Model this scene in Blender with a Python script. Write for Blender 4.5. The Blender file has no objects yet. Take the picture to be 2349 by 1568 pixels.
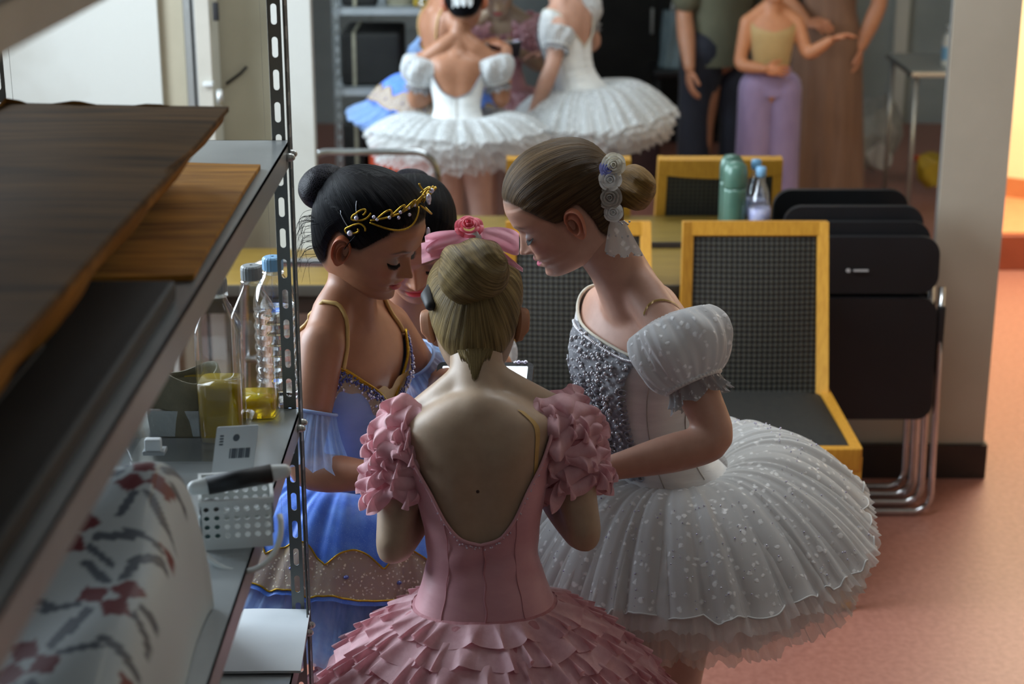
import bpy, bmesh, math, random
import numpy as np
from mathutils import Vector, Matrix

# ------------------------------------------------------------------ camera, world, lights
SC = bpy.context.scene
COL = SC.collection
rnd = random.Random(7)
FPX, CAMH, PITCH = 4000.0, 1.97, math.radians(17.9)
CP, SP = math.cos(PITCH), math.sin(PITCH)
MIRY = 4.82

cd = bpy.data.cameras.new('camera')
cam = bpy.data.objects.new('camera', cd)
COL.objects.link(cam)
cam.location = (0, 0, CAMH)
cam.rotation_euler = (math.pi / 2 - PITCH, 0, 0)
cd.sensor_width = 36.0
cd.lens = FPX / 2349.0 * 36.0
cd.clip_start = 0.02
cd.dof.use_dof = True
cd.dof.focus_distance = 2.72
cd.dof.aperture_fstop = 4.6
SC.camera = cam

W = bpy.data.worlds.new('world')
SC.world = W
W.use_nodes = True
W.node_tree.nodes['Background'].inputs[0].default_value = (0.75, 0.85, 1.0, 1)
W.node_tree.nodes['Background'].inputs[1].default_value = 0.4


def area(name, loc, target, sx, sy, power, col):
    l = bpy.data.lights.new(name, 'AREA')
    l.shape = 'RECTANGLE'
    l.size, l.size_y, l.energy, l.color = sx, sy, power, col
    o = bpy.data.objects.new(name, l)
    COL.objects.link(o)
    o.location = loc
    d = Vector(target) - Vector(loc)
    o.rotation_euler = d.to_track_quat('-Z', 'Y').to_euler()
    return o


area('window_daylight', (-1.98, 3.45, 1.80), (0.2, 3.0, 0.90), 1.7, 1.5, 140, (0.80, 0.90, 1.0))
area('table_lamp_light', (0.25, 3.55, 2.62), (0.25, 3.55, 0), 1.2, 0.3, 21, (0.90, 0.96, 1.0))
area('hall_lamp_light', (2.25, 6.7, 2.60), (2.25, 6.7, 0), 1.1, 1.1, 84, (1.0, 0.90, 0.74))
area('rear_fill_light', (1.1, 0.9, 2.60), (1.1, 0.9, 0), 1.2, 0.3, 2.6, (0.95, 0.97, 1.0))  # dim fill added for the camera end, not a known lamp
SC.view_settings.view_transform = 'Standard'
SC.view_settings.look = 'None'
SC.view_settings.exposure = 0.0
SC.view_settings.gamma = 1.0
SC.view_settings.use_curve_mapping = False


def P(px, py, Y):
    a = (px - 1174.5) / FPX
    b = (784.0 - py) / FPX
    t = Y / (CP + b * SP)
    return Vector((a * t, Y, CAMH + (-SP + b * CP) * t))


def PZ(px, py, z):
    a = (px - 1174.5) / FPX
    b = (784.0 - py) / FPX
    t = (z - CAMH) / (-SP + b * CP)
    return Vector((a * t, (CP + b * SP) * t, z))


# ------------------------------------------------------------------ materials
def lin(r, g, b):
    def f(c):
        c /= 255.0
        return c / 12.92 if c <= 0.04045 else ((c + 0.055) / 1.055) ** 2.4
    return (f(r), f(g), f(b), 1.0)


class NT:
    def __init__(s, name):
        s.m = bpy.data.materials.new(name)
        s.m.use_nodes = True
        s.t = s.m.node_tree
        s.b = s.t.nodes['Principled BSDF']
        s.out = s.t.nodes['Material Output']

    def n(s, typ, **kw):
        nd = s.t.nodes.new(typ)
        for k, v in kw.items():
            if k.startswith('i_'):
                key = k[2:].replace('_', ' ')
                nd.inputs[int(key) if key.isdigit() else key].default_value = v
            else:
                setattr(nd, k, v)
        return nd

    def l(s, a, b):
        s.t.links.new(a, b)

    def coord(s, scale=(1, 1, 1), src='Object'):
        tc = s.n('ShaderNodeTexCoord')
        mp = s.n('ShaderNodeMapping')
        mp.inputs['Scale'].default_value = scale
        s.l(tc.outputs[src], mp.inputs['Vector'])
        return mp.outputs['Vector']

    def attr(s, name, scale=(1, 1, 1)):
        a = s.n('ShaderNodeAttribute', attribute_name=name)
        mp = s.n('ShaderNodeMapping')
        mp.inputs['Scale'].default_value = scale
        s.l(a.outputs['Vector'], mp.inputs['Vector'])
        return mp.outputs['Vector']

    def ramp(s, fac, stops):
        r = s.n('ShaderNodeValToRGB')
        e = r.color_ramp.elements
        while len(e) < len(stops):
            e.new(0.5)
        for i, (p, c) in enumerate(stops):
            e[i].position = p
            e[i].color = c if len(c) == 4 else (*c, 1)
        s.l(fac, r.inputs['Fac'])
        return r.outputs['Color']

    def noise(s, vec, scale=5, detail=4, rough=0.55):
        n = s.n('ShaderNodeTexNoise')
        n.inputs['Scale'].default_value = scale
        n.inputs['Detail'].default_value = detail
        n.inputs['Roughness'].default_value = rough
        s.l(vec, n.inputs['Vector'])
        return n.outputs['Fac']

    def bump(s, h, strength=0.3, dist=0.01):
        b = s.n('ShaderNodeBump')
        b.inputs['Strength'].default_value = strength
        b.inputs['Distance'].default_value = dist
        s.l(h, b.inputs['Height'])
        s.l(b.outputs['Normal'], s.b.inputs['Normal'])


def mat(name, col, rough=0.5, metal=0.0, col2=None, nscale=8, nmap=(1, 1, 1), bscale=0, bstr=0.2, bdist=0.004,
        spec=0.5, sheen=0.0, lo=0.35, hi=0.65, emit=None, estr=0, coat=0):
    t = NT(name)
    b = t.b
    b.inputs['Base Color'].default_value = col
    b.inputs['Roughness'].default_value = rough
    b.inputs['Metallic'].default_value = metal
    b.inputs['Specular IOR Level'].default_value = spec
    b.inputs['Sheen Weight'].default_value = sheen
    b.inputs['Coat Weight'].default_value = coat
    if col2 is not None:
        f = t.noise(t.coord(nmap), nscale)
        t.l(t.ramp(f, [(lo, col), (hi, col2)]), b.inputs['Base Color'])
    if bscale:
        t.bump(t.noise(t.coord(nmap), bscale), bstr, bdist)
    if emit:
        b.inputs['Emission Color'].default_value = emit
        b.inputs['Emission Strength'].default_value = estr
    return t.m


def thin_glass(name, tint=(1, 1, 1, 1), gloss=0.08, rough=0.03):
    """thin clear sheet: see-through with a fresnel gloss"""
    t = NT(name)
    tr = t.n('ShaderNodeBsdfTransparent')
    tr.inputs[0].default_value = tint
    gl = t.n('ShaderNodeBsdfGlossy')
    gl.inputs['Roughness'].default_value = rough
    lw = t.n('ShaderNodeLayerWeight')
    lw.inputs['Blend'].default_value = 0.35
    mr = t.n('ShaderNodeMapRange')
    mr.inputs['To Min'].default_value = gloss
    mr.inputs['To Max'].default_value = 0.75
    t.l(lw.outputs['Facing'], mr.inputs['Value'])
    mx = t.n('ShaderNodeMixShader')
    t.l(mr.outputs[0], mx.inputs[0])
    t.l(tr.outputs[0], mx.inputs[1])
    t.l(gl.outputs[0], mx.inputs[2])
    t.l(mx.outputs[0], t.out.inputs['Surface'])
    return t.m


MT = {}
MT['floor'] = mat('floor_lino', lin(170, 116, 101), 0.42, col2=lin(154, 101, 87), nscale=60, bscale=180, bstr=0.08)
MT['wall_cream'] = mat('wall_cream', lin(186, 176, 158), 0.8, col2=lin(178, 168, 150), nscale=3, bscale=150, bstr=0.15)
MT['wall_white'] = mat('wall_white', lin(196, 197, 190), 0.7, col2=lin(176, 174, 164), nscale=2.5, lo=0.5, hi=0.8, bscale=90, bstr=0.15)
MT['wall_beige'] = mat('wall_beige', lin(176, 168, 146), 0.75, col2=lin(166, 158, 136), nscale=4, bscale=120, bstr=0.1)
MT['hall_wall'] = mat('hall_wall', lin(250, 238, 205), 0.7, col2=lin(246, 232, 198), nscale=4)
MT['step'] = mat('hall_step', lin(150, 78, 56), 0.5, col2=lin(138, 70, 50), nscale=12)
MT['landing'] = mat('hall_landing', lin(226, 150, 104), 0.5, col2=lin(216, 142, 98), nscale=20)
MT['trim_brown'] = mat('hall_trim', lin(190, 128, 86), 0.5, col2=lin(180, 118, 78), nscale=9)
MT['wall_dark'] = mat('wall_grey_blue', lin(150, 160, 162), 0.7, col2=lin(138, 148, 150), nscale=3, bscale=100, bstr=0.1)
MT['ceiling'] = mat('ceiling_tile', lin(190, 190, 184), 0.8, col2=lin(178, 178, 172), nscale=40)
MT['base_dark'] = mat('baseboard_dark', lin(40, 34, 32), 0.45, col2=lin(48, 40, 36), nscale=10)
MT['alu'] = mat('aluminium', lin(190, 192, 188), 0.38, 0.7, col2=lin(176, 178, 175), nscale=30, nmap=(20, 20, 1))
MT['chrome'] = mat('chrome', lin(205, 206, 208), 0.16, 1.0, col2=lin(190, 192, 195), nscale=20)
MT['rack'] = mat('rack_grey_steel', lin(122, 126, 124), 0.42, 0.25, col2=lin(112, 116, 115), nscale=14, bscale=220, bstr=0.05)
MT['shelf_plate'] = mat('shelf_plate', lin(150, 155, 156), 0.3, 0.2, col2=lin(140, 145, 146), nscale=10)
MT['cardboard'] = mat('cardboard_brown', lin(112, 84, 50), 0.8, col2=lin(70, 54, 34), nscale=4, nmap=(1.5, 22, 1), bscale=10, bstr=0.2, spec=0.06)
MT['cardboard2'] = mat('cardboard_orange', lin(176, 124, 52), 0.75, col2=lin(124, 84, 36), nscale=3, nmap=(2, 14, 2), bscale=12, bstr=0.2, spec=0.08)
MT['dark_case'] = mat('dark_case_plastic', lin(40, 40, 38), 0.6, col2=lin(34, 34, 33), nscale=8, bscale=200, bstr=0.1, spec=0.12)
MT['wood_yellow'] = mat('chair_beech', lin(206, 150, 52), 0.4, col2=lin(188, 132, 42), nscale=5, nmap=(30, 30, 2.5), bscale=9, bstr=0.05)
MT['table_wood'] = mat('table_wood', lin(150, 122, 54), 0.42, col2=lin(132, 106, 46), nscale=3, nmap=(2, 26, 2), bscale=8, bstr=0.05)
MT['table_edge'] = mat('table_edge', lin(70, 66, 58), 0.5, col2=lin(62, 58, 50), nscale=9)
MT['seat_black'] = mat('seat_black_cloth', lin(36, 35, 30), 0.75, col2=lin(28, 27, 24), nscale=60, bscale=300, bstr=0.3)
MT['plastic_black'] = mat('black_plastic', lin(22, 22, 25), 0.42, col2=lin(18, 18, 21), nscale=10, bscale=260, bstr=0.08)
MT['print_white'] = mat('print_white', lin(190, 190, 190), 0.6, col2=lin(180, 180, 180), nscale=5)
MT['white_plastic'] = mat('white_plastic', lin(214, 218, 216), 0.4, col2=lin(204, 208, 206), nscale=8)
MT['grey_cap'] = mat('grey_cap', lin(150, 156, 158), 0.45, col2=lin(140, 146, 148), nscale=20)
MT['blue_cap'] = mat('blue_cap', lin(130, 178, 214), 0.4, col2=lin(120, 168, 206), nscale=20)
MT['thermos'] = mat('thermos_green', lin(82, 120, 104), 0.4, 0.15, col2=lin(74, 110, 95), nscale=14, coat=0.4)
MT['black'] = mat('black_soft', lin(24, 24, 26), 0.6, col2=lin(20, 20, 22), nscale=9)
MT['card_white'] = mat('card_white', lin(206, 212, 214), 0.6, col2=lin(196, 202, 205), nscale=6)
MT['ink_grey'] = mat('ink_grey', lin(84, 92, 100), 0.6, col2=lin(76, 84, 92), nscale=6)
MT['teal'] = mat('teal_plastic', lin(26, 66, 66), 0.45, col2=lin(22, 56, 56), nscale=12)
MT['red_box'] = mat('orange_red_card', lin(206, 78, 40), 0.6, col2=lin(192, 68, 34), nscale=9)
MT['pouch'] = mat('pouch_canvas', lin(136, 132, 112), 0.8, col2=lin(112, 108, 90), nscale=14, bscale=60, bstr=0.4)
MT['gold_foil'] = mat('yellow_packet', lin(176, 150, 40), 0.4, col2=lin(150, 124, 30), nscale=14)
MT['clear'] = thin_glass('clear_bottle_plastic', (0.97, 0.98, 0.98, 1), 0.07, 0.05)
MT['pane'] = thin_glass('window_pane', (0.97, 0.99, 1, 1), 0.04, 0.02)
MT['bag_clear'] = thin_glass('clear_bag_film', (0.80, 0.82, 0.82, 1), 0.18, 0.18)


def liquid(name, col, ior=1.34, rough=0.0):
    t = NT(name)
    b = t.b
    b.inputs['Base Color'].default_value = col
    b.inputs['Roughness'].default_value = rough
    b.inputs['Transmission Weight'].default_value = 1.0
    b.inputs['IOR'].default_value = ior
    return t.m


MT['oil'] = liquid('yellow_drink', (0.66, 0.45, 0.003, 1), 1.33, 0.12)
MT['oil'].node_tree.nodes['Principled BSDF'].inputs['Transmission Weight'].default_value = 0.55
MT['water'] = liquid('water', (0.96, 0.98, 1, 1), 1.33)


def diamond_mat():
    t = NT('chair_black_quilted_vinyl')
    b = t.b
    v = t.coord((1, 1, 1))
    sp = t.n('ShaderNodeSeparateXYZ')
    t.l(v, sp.inputs[0])

    def math_(op, a, c):
        m = t.n('ShaderNodeMath', operation=op)
        for i, q in enumerate((a, c)):
            if q is None:
                continue
            if isinstance(q, (int, float)):
                m.inputs[i].default_value = q
            else:
                t.l(q, m.inputs[i])
        return m.outputs[0]
    s1 = math_('SINE', math_('MULTIPLY', math_('ADD', sp.outputs[0], sp.outputs[2]), 230.0), None)
    s2 = math_('SINE', math_('MULTIPLY', math_('SUBTRACT', sp.outputs[0], sp.outputs[2]), 230.0), None)
    pr = math_('MULTIPLY', s1, s2)
    c = t.ramp(math_('ADD', math_('MULTIPLY', pr, 0.5), 0.5), [(0.40, lin(22, 21, 19)), (0.75, lin(66, 64, 55))])  # lighter diamonds put the vinyl's sheen into the colour
    t.l(c, b.inputs['Base Color'])
    b.inputs['Roughness'].default_value = 0.5
    t.bump(pr, 0.35, 0.003)
    return t.m


MT['diamond'] = diamond_mat()
tm = NT('mirror_silver')
tm.b.inputs['Base Color'].default_value = (0.86, 0.90, 0.90, 1)
tm.b.inputs['Metallic'].default_value = 1.0
tm.b.inputs['Roughness'].default_value = 0.01
MT['mirror'] = tm.m


def pchip(xs, ys, x):
    """monotone cubic through (xs, ys), xs increasing"""
    xs, ys, x = np.asarray(xs, float), np.asarray(ys, float), np.asarray(x, float)
    h = np.diff(xs)
    d = np.diff(ys) / h
    m = np.zeros_like(ys)
    m[0], m[-1] = d[0], d[-1]
    for i in range(1, len(xs) - 1):
        if d[i - 1] * d[i] > 0:
            w1, w2 = 2 * h[i] + h[i - 1], h[i] + 2 * h[i - 1]
            m[i] = (w1 + w2) / (w1 / d[i - 1] + w2 / d[i])
    k = np.clip(np.searchsorted(xs, x) - 1, 0, len(xs) - 2)
    t = np.clip((x - xs[k]) / h[k], 0, 1)
    return ((2 * t ** 3 - 3 * t ** 2 + 1) * ys[k] + (t ** 3 - 2 * t ** 2 + t) * h[k] * m[k] + (-2 * t ** 3 + 3 * t ** 2) * ys[k + 1] + (t ** 3 - t ** 2) * h[k] * m[k + 1])


# ------------------------------------------------------------------ mesh helpers
def link(o):
    COL.objects.link(o)
    return o


def setparent(o, parent):
    if parent is not None:
        o.parent = parent
        o.matrix_parent_inverse = Matrix.Translation(-parent.location)
    return o


def mesh(name, verts, faces, m, parent=None, smooth=True, mats=None, fmat=None, attrs=None):
    me = bpy.data.meshes.new(name)
    off = parent.location if (parent is not None and parent.get('own')) else None
    me.from_pydata([tuple(v) for v in verts], [], [tuple(f) for f in faces])
    for mm in (mats or [m]):
        me.materials.append(mm)
    if fmat is not None:
        me.polygons.foreach_set('material_index', np.asarray(fmat, dtype=np.int32))
    if smooth:
        me.polygons.foreach_set('use_smooth', np.ones(len(me.polygons), dtype=bool))
    for an, av in (attrs or {}).items():
        av = np.asarray(av, dtype=np.float32)
        if av.shape[1] == 4:
            a = me.color_attributes.new(an, 'FLOAT_COLOR', 'POINT')
            a.data.foreach_set('color', av.ravel())
        else:
            a = me.attributes.new(an, 'FLOAT_VECTOR', 'POINT')
            a.data.foreach_set('vector', av.ravel())
    me.update()
    o = link(bpy.data.objects.new(name, me))
    return setparent(o, parent)


class Geo:
    """collects shapes for ONE mesh"""

    def __init__(s):
        s.v, s.f, s.mi = [], [], []

    def add(s, v, f, mi=0):
        n = len(s.v)
        s.v += [Vector(q) for q in v]
        s.f += [tuple(i + n for i in q) for q in f]
        s.mi += [mi] * len(f)
        return s

    def box(s, lo, hi, bev=0.0, mi=0, M=None):
        lo, hi = Vector(lo), Vector(hi)
        if bev <= 0:
            v = [Vector((x, y, z)) for x in (lo.x, hi.x) for y in (lo.y, hi.y) for z in (lo.z, hi.z)]
            f = [(0, 1, 3, 2), (4, 6, 7, 5), (0, 4, 5, 1), (2, 3, 7, 6), (0, 2, 6, 4), (1, 5, 7, 3)]
        else:
            bm = bmesh.new()
            bmesh.ops.create_cube(bm, size=1)
            for q in bm.verts:
                q.co = Vector(((lo.x + hi.x) / 2 + q.co.x * (hi.x - lo.x), (lo.y + hi.y) / 2 + q.co.y * (hi.y - lo.y),
                               (lo.z + hi.z) / 2 + q.co.z * (hi.z - lo.z)))
            bmesh.ops.bevel(bm, geom=bm.edges[:], offset=bev, segments=3, profile=0.6, affect='EDGES')
            bm.verts.index_update()
            v = [q.co.copy() for q in bm.verts]
            f = [tuple(q.index for q in fc.verts) for fc in bm.faces]
            bm.free()
        if M is not None:
            v = [M @ q for q in v]
        return s.add(v, f, mi)

    def tube(s, pts, rad, seg=12, closed=False, mi=0, caps=True, round_=False):
        pts = [Vector(p) for p in pts]
        n = len(pts)
        rad = list(rad) if hasattr(rad, '__len__') else [rad] * n
        if round_ and not closed:
            a = (pts[0] - pts[1]).normalized()
            b = (pts[-1] - pts[-2]).normalized()
            r0, r1 = rad[0], rad[-1]
            pre = [(pts[0] + a * r0 * math.sin(t), r0 * math.cos(t)) for t in (1.45, 1.1, 0.75, 0.38)]
            post = [(pts[-1] + b * r1 * math.sin(t), r1 * math.cos(t)) for t in (0.38, 0.75, 1.1, 1.45)]
            pts = [q[0] for q in pre] + pts + [q[0] for q in post]
            rad = [q[1] for q in pre] + rad + [q[1] for q in post]
            n = len(pts)
        tang = []
        for i in range(n):
            if closed:
                d = pts[(i + 1) % n] - pts[i - 1]
            else:
                d = pts[min(i + 1, n - 1)] - pts[max(i - 1, 0)]
            tang.append(d.normalized() if d.length > 1e-9 else Vector((0, 0, 1)))
        up = Vector((0, 0, 1)) if abs(tang[0].z) < 0.9 else Vector((1, 0, 0))
        nrm = (up - tang[0] * up.dot(tang[0])).normalized()
        vs, fs = [], []
        for i in range(n):
            nrm = (nrm - tang[i] * nrm.dot(tang[i])).normalized()
            bi = tang[i].cross(nrm)
            for k in range(seg):
                a = 2 * math.pi * k / seg
                vs.append(pts[i] + (nrm * math.cos(a) + bi * math.sin(a)) * rad[i])
        for i in range(n if closed else n - 1):
            j = (i + 1) % n
            for k in range(seg):
                k2 = (k + 1) % seg
                fs.append((i * seg + k, i * seg + k2, j * seg + k2, j * seg + k))
        if caps and not closed:
            fs.append(tuple(range(seg))[::-1])
            fs.append(tuple((n - 1) * seg + k for k in range(seg)))
        return s.add(vs, fs, mi)

    def lathe(s, prof, c=(0, 0, 0), seg=32, mi=0, power=None, caps=True):
        """prof: (radius, z); power: superellipse-like square-ness"""
        c = Vector(c)
        vs, fs = [], []
        for r, z in prof:
            for k in range(seg):
                a = 2 * math.pi * k / seg
                ca, sa = math.cos(a), math.sin(a)
                rr = r
                if power:
                    rr = r / (abs(ca) ** power + abs(sa) ** power) ** (1.0 / power)
                vs.append(c + Vector((rr * ca, rr * sa, z)))
        n = len(prof)
        for i in range(n - 1):
            for k in range(seg):
                k2 = (k + 1) % seg
                fs.append((i * seg + k, i * seg + k2, (i + 1) * seg + k2, (i + 1) * seg + k))
        if caps:
            fs.append(tuple(range(seg))[::-1])
            fs.append(tuple((n - 1) * seg + k for k in range(seg)))
        return s.add(vs, fs, mi)

    def ball(s, c, r, seg=10, mi=0, M=None):
        c = Vector(c)
        r = Vector(r) if hasattr(r, '__len__') else Vector((r, r, r))
        rings = max(4, seg // 2 + 1)
        vs, fs = [], []
        for i in range(1, rings):
            t = math.pi * i / rings
            for k in range(seg):
                a = 2 * math.pi * k / seg
                q = Vector((r.x * math.sin(t) * math.cos(a), r.y * math.sin(t) * math.sin(a), r.z * math.cos(t)))
                vs.append(c + (M @ q if M is not None else q))
        q0, q1 = Vector((0, 0, r.z)), Vector((0, 0, -r.z))
        vs.append(c + (M @ q0 if M is not None else q0))
        vs.append(c + (M @ q1 if M is not None else q1))
        for i in range(rings - 2):
            for k in range(seg):
                k2 = (k + 1) % seg
                fs.append((i * seg + k, (i + 1) * seg + k, (i + 1) * seg + k2, i * seg + k2))
        a, b = len(vs) - 2, len(vs) - 1
        for k in range(seg):
            k2 = (k + 1) % seg
            fs.append((a, k, k2))
            fs.append((b, (rings - 2) * seg + k2, (rings - 2) * seg + k))
        return s.add(vs, fs, mi)

    def grid(s, rows, wrap=False, mi=0):
        """rows: list of equally long lists of points"""
        n, m = len(rows), len(rows[0])
        fs = []
        for i in range(n - 1):
            for k in range(m if wrap else m - 1):
                k2 = (k + 1) % m
                fs.append((i * m + k, i * m + k2, (i + 1) * m + k2, (i + 1) * m + k))
        return s.add([q for r in rows for q in r], fs, mi)

    def build(s, name, m, parent=None, smooth=True, attrs=None):
        ms = m if isinstance(m, (list, tuple)) else [m]
        return mesh(name, s.v, s.f, None, parent, smooth, mats=list(ms), fmat=s.mi if len(ms) > 1 else None, attrs=attrs)


def autosmooth(o, ang=35):
    me = o.data
    bm = bmesh.new()
    bm.from_mesh(me)
    bm.normal_update()
    for e in bm.edges:
        if len(e.link_faces) == 2 and e.calc_face_angle(0) > math.radians(ang):
            e.smooth = False
    bm.to_mesh(me)
    bm.free()
    return o


def tag(o, label=None, cat=None, group=None, kind=None):
    if label:
        o['label'] = label
    if cat:
        o['category'] = cat
    if group:
        o['group'] = group
    if kind:
        o['kind'] = kind
    return o


def empty(name, loc, label, cat, group=None):
    o = bpy.data.objects.new(name, None)
    link(o)
    o.location = loc
    o.empty_display_size = 0.05
    return tag(o, label, cat, group)


def rrect(w, h, r, n=6):
    """rounded rectangle outline centred on the origin"""
    out = []
    for cx, cy, a0 in ((w / 2 - r, h / 2 - r, 0), (-w / 2 + r, h / 2 - r, 90), (-w / 2 + r, -h / 2 + r, 180), (w / 2 - r, -h / 2 + r, 270)):
        for i in range(n + 1):
            a = math.radians(a0 + 90 * i / n)
            out.append((cx + r * math.cos(a), cy + r * math.sin(a)))
    return out


def prism(g, outline, fn, d0, d1, mi=0):
    """extrude a 2-D outline: fn(u, v, d) gives the point"""
    n = len(outline)
    vs = [fn(u, v, d0) for u, v in outline] + [fn(u, v, d1) for u, v in outline]
    fs = [tuple(range(n))[::-1], tuple(range(n, 2 * n))]
    fs += [(i, (i + 1) % n, n + (i + 1) % n, n + i) for i in range(n)]
    g.add(vs, fs, mi)


# ------------------------------------------------------------------ room shell
def struct(name, g, m, smooth=False):
    o = g.build(name, m, None, smooth)
    o['kind'] = 'structure'
    return o


LX, RX, RY0, HY1, CZ = -1.80, 3.0, -0.75, 8.6, 2.72
struct('floor', Geo().box((LX - 0.2, RY0 - 0.2, -0.1), (RX + 0.2, HY1 + 0.2, 0)), MT['floor'])
struct('ceiling', Geo().box((LX - 0.2, RY0 - 0.2, CZ), (RX + 0.2, HY1 + 0.2, CZ + 0.1)), MT['ceiling'])
g = Geo()   # window wall with its opening
wy0, wy1, wz0, wz1 = 2.55, 4.35, 1.0, 2.55
g.box((LX - 0.2, RY0, 0), (LX, wy0, CZ)).box((LX - 0.2, wy1, 0), (LX, MIRY + 0.3, CZ))
g.box((LX - 0.2, wy0, 0), (LX, wy1, wz0)).box((LX - 0.2, wy0, wz1), (LX, wy1, CZ))
struct('wall_left', g, MT['wall_white'])
fr = Geo()
for a in (wy0, (wy0 + wy1) / 2 - 0.02, wy1 - 0.04):
    fr.box((LX - 0.09, a, wz0), (LX - 0.04, a + 0.04, wz1))
for a in (wz0, wz1 - 0.04):
    fr.box((LX - 0.09, wy0, a), (LX - 0.04, wy1, a + 0.04))
win = struct('window_1', fr, MT['alu'])
for a in (wy0 + 0.04, (wy0 + wy1) / 2 + 0.02):
    Geo().box((LX - 0.068, a, wz0 + 0.04), (LX - 0.062, a + 0.84, wz1 - 0.04)).build('pane', MT['pane'], win, False)
# back wall: white panel, recess with a door edge, white pier beside the mirror, wall to the hall corner
struct('wall_back', Geo().box((-0.66, MIRY, 0), (1.39, MIRY + 0.16, CZ)).box((1.205, MIRY - 0.02, 0), (1.39, MIRY + 0.01, CZ)), MT['wall_cream'])
struct('wall_back_white', Geo().box((LX, MIRY - 0.0, 0), (-0.972, MIRY + 0.3, CZ)), MT['wall_white'])
struct('wall_recess', Geo().box((-0.972, MIRY + 0.14, 0), (-0.66, MIRY + 0.3, CZ)).box((-0.972, MIRY + 0.02, 0), (-0.905, MIRY + 0.15, CZ)), MT['wall_beige'])
pier = struct('wall_pier', Geo().box((-0.665, MIRY - 0.03, 0), (-0.548, MIRY + 0.12, CZ), 0.004), MT['wall_white'])
tr = struct('trim_1', Geo().box((-0.900, MIRY + 0.00, 0), (-0.882, MIRY + 0.14, CZ)).box((-0.874, MIRY - 0.005, 0), (-0.868, MIRY + 0.14, CZ)), MT['alu'])
dl = struct('door_1', Geo().box((-0.866, MIRY - 0.02, 0), (-0.826, MIRY + 0.12, CZ - 0.02), 0.003), mat('door_edge', lin(192, 188, 176), 0.5, col2=lin(184, 180, 168), nscale=6))
lk = Geo()
c = P(504, 222, MIRY - 0.022)
prism(lk, rrect(0.020, 0.045, 0.009), lambda u, v, d: Vector((c.x + u, MIRY - 0.02 - d, c.z + v)), 0, 0.003)
lk.build('lock_plate', MT['alu'], dl)
c2 = P(477, 192, MIRY - 0.022)
Geo().box((c2.x - 0.012, MIRY - 0.035, c2.z - 0.006), (c2.x + 0.015, MIRY, c2.z + 0.006), 0.002).build('latch', MT['white_plastic'], dl)
c3 = P(495, 22, MIRY - 0.022)
Geo().box((c3.x - 0.008, MIRY - 0.03, c3.z - 0.03), (c3.x + 0.008, MIRY - 0.018, c3.z + 0.02), 0.003).build('handle', MT['black'], dl)
ca, cb = P(519, 192, MIRY + 0.13), P(566, 153, MIRY + 0.13)
tag(Geo().tube([ca, ca.lerp(cb, 0.3) + Vector((0, 0, -.002)), ca.lerp(cb, 0.7) + Vector((0, 0, -.004)), cb], 0.004, 8).build('cord', MT['black']),
    'short black cord slanting across the beige recess behind the rack', 'cord')
struct('baseboard_right', Geo().box((0.6, MIRY - 0.035, 0), (1.397, MIRY - 0.015, 0.105)).box((1.385, MIRY - 0.03, 0), (1.40, MIRY + 0.16, 0.105)), MT['base_dark'])
# hall beyond the corner
struct('wall_hall_left', Geo().box((1.25, MIRY + 0.15, 0), (1.39, HY1, CZ)), MT['hall_wall'])
struct('wall_right', Geo().box((RX, RY0, 0), (RX + 0.2, HY1, CZ)), MT['wall_cream'])
struct('wall_hall_far', Geo().box((1.2, HY1, 0), (RX + 0.2, HY1 + 0.2, CZ)), MT['hall_wall'])
struct('step', Geo().box((1.39, 7.08, 0), (RX, HY1, 0.15), 0.006), MT['step'])
struct('landing', Geo().box((1.39, 7.10, 0.15), (RX, HY1, 0.158)), MT['landing'])
# a stair wall rises from the landing, its brown skirting runs slanting up to it
g = Geo()
q0, q1 = P(2262, 425, 8.30), P(2420, 545, 7.62)
stair = struct('wall_stair', Geo().add([(1.39, 8.34, 0.15), (RX, 7.30, 0.15), (RX, 7.30, CZ), (1.39, 8.34, CZ)], [(0, 1, 2, 3)]).add(
    [(1.39, 8.45, 0.15), (RX, 7.41, 0.15), (RX, 7.41, CZ), (1.39, 8.45, CZ)], [(3, 2, 1, 0)]), MT['hall_wall'])
dxy = Vector((RX - 1.39, -1.04, 0)).normalized()
nn = Vector((-dxy.y, dxy.x, 0)) * -1
a0, b0 = Vector((1.39, 8.34, 0.155)), Vector((RX, 7.30, 0.155))
struct('trim_2', Geo().add([a0, b0, b0 + Vector((0, 0, .09)), a0 + Vector((0, 0, .09)), a0 + nn * .015, b0 + nn * .015,
                           b0 + nn * .015 + Vector((0, 0, .09)), a0 + nn * .015 + Vector((0, 0, .09))],
                          [(4, 5, 6, 7), (7, 6, 2, 3), (0, 1, 5, 4), (1, 2, 6, 5), (0, 4, 7, 3), (0, 3, 2, 1)]), MT['trim_brown'])
# camera end of the room, seen in the mirror
struct('wall_rear', Geo().box((LX, RY0 - 0.2, 0), (RX, RY0, CZ)), MT['wall_dark'])
struct("trim_3", Geo().box((2.25, RY0, 0), (2.33, RY0 + 0.05, CZ)), MT["wall_white"])

# lamp bodies: their light is set at the top of the script
lamp = empty('ceiling_lamp', (2.25, 6.7, CZ), 'square flush ceiling lamp lighting the hall', 'lamp')
Geo().box((1.65, 6.1, CZ - 0.05), (2.85, 7.3, CZ), 0.01).build('housing', MT['white_plastic'], lamp)
fill_lamp = empty('ceiling_lamp', (1.1, 0.9, CZ), 'long added fill lamp over the camera end of the room', 'lamp')  # unseen lamp body made up to carry the added rear fill
Geo().box((0.48, 0.72, CZ - 0.06), (1.72, 1.08, CZ), 0.01).build('housing', MT['white_plastic'], fill_lamp)

lamp3 = empty('ceiling_lamp', (0.25, 3.55, CZ), 'long flush ceiling lamp above the girls', 'lamp')
Geo().box((-0.37, 3.38, CZ - 0.06), (0.87, 3.72, CZ), 0.01).build('housing', MT['white_plastic'], lamp3)

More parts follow.
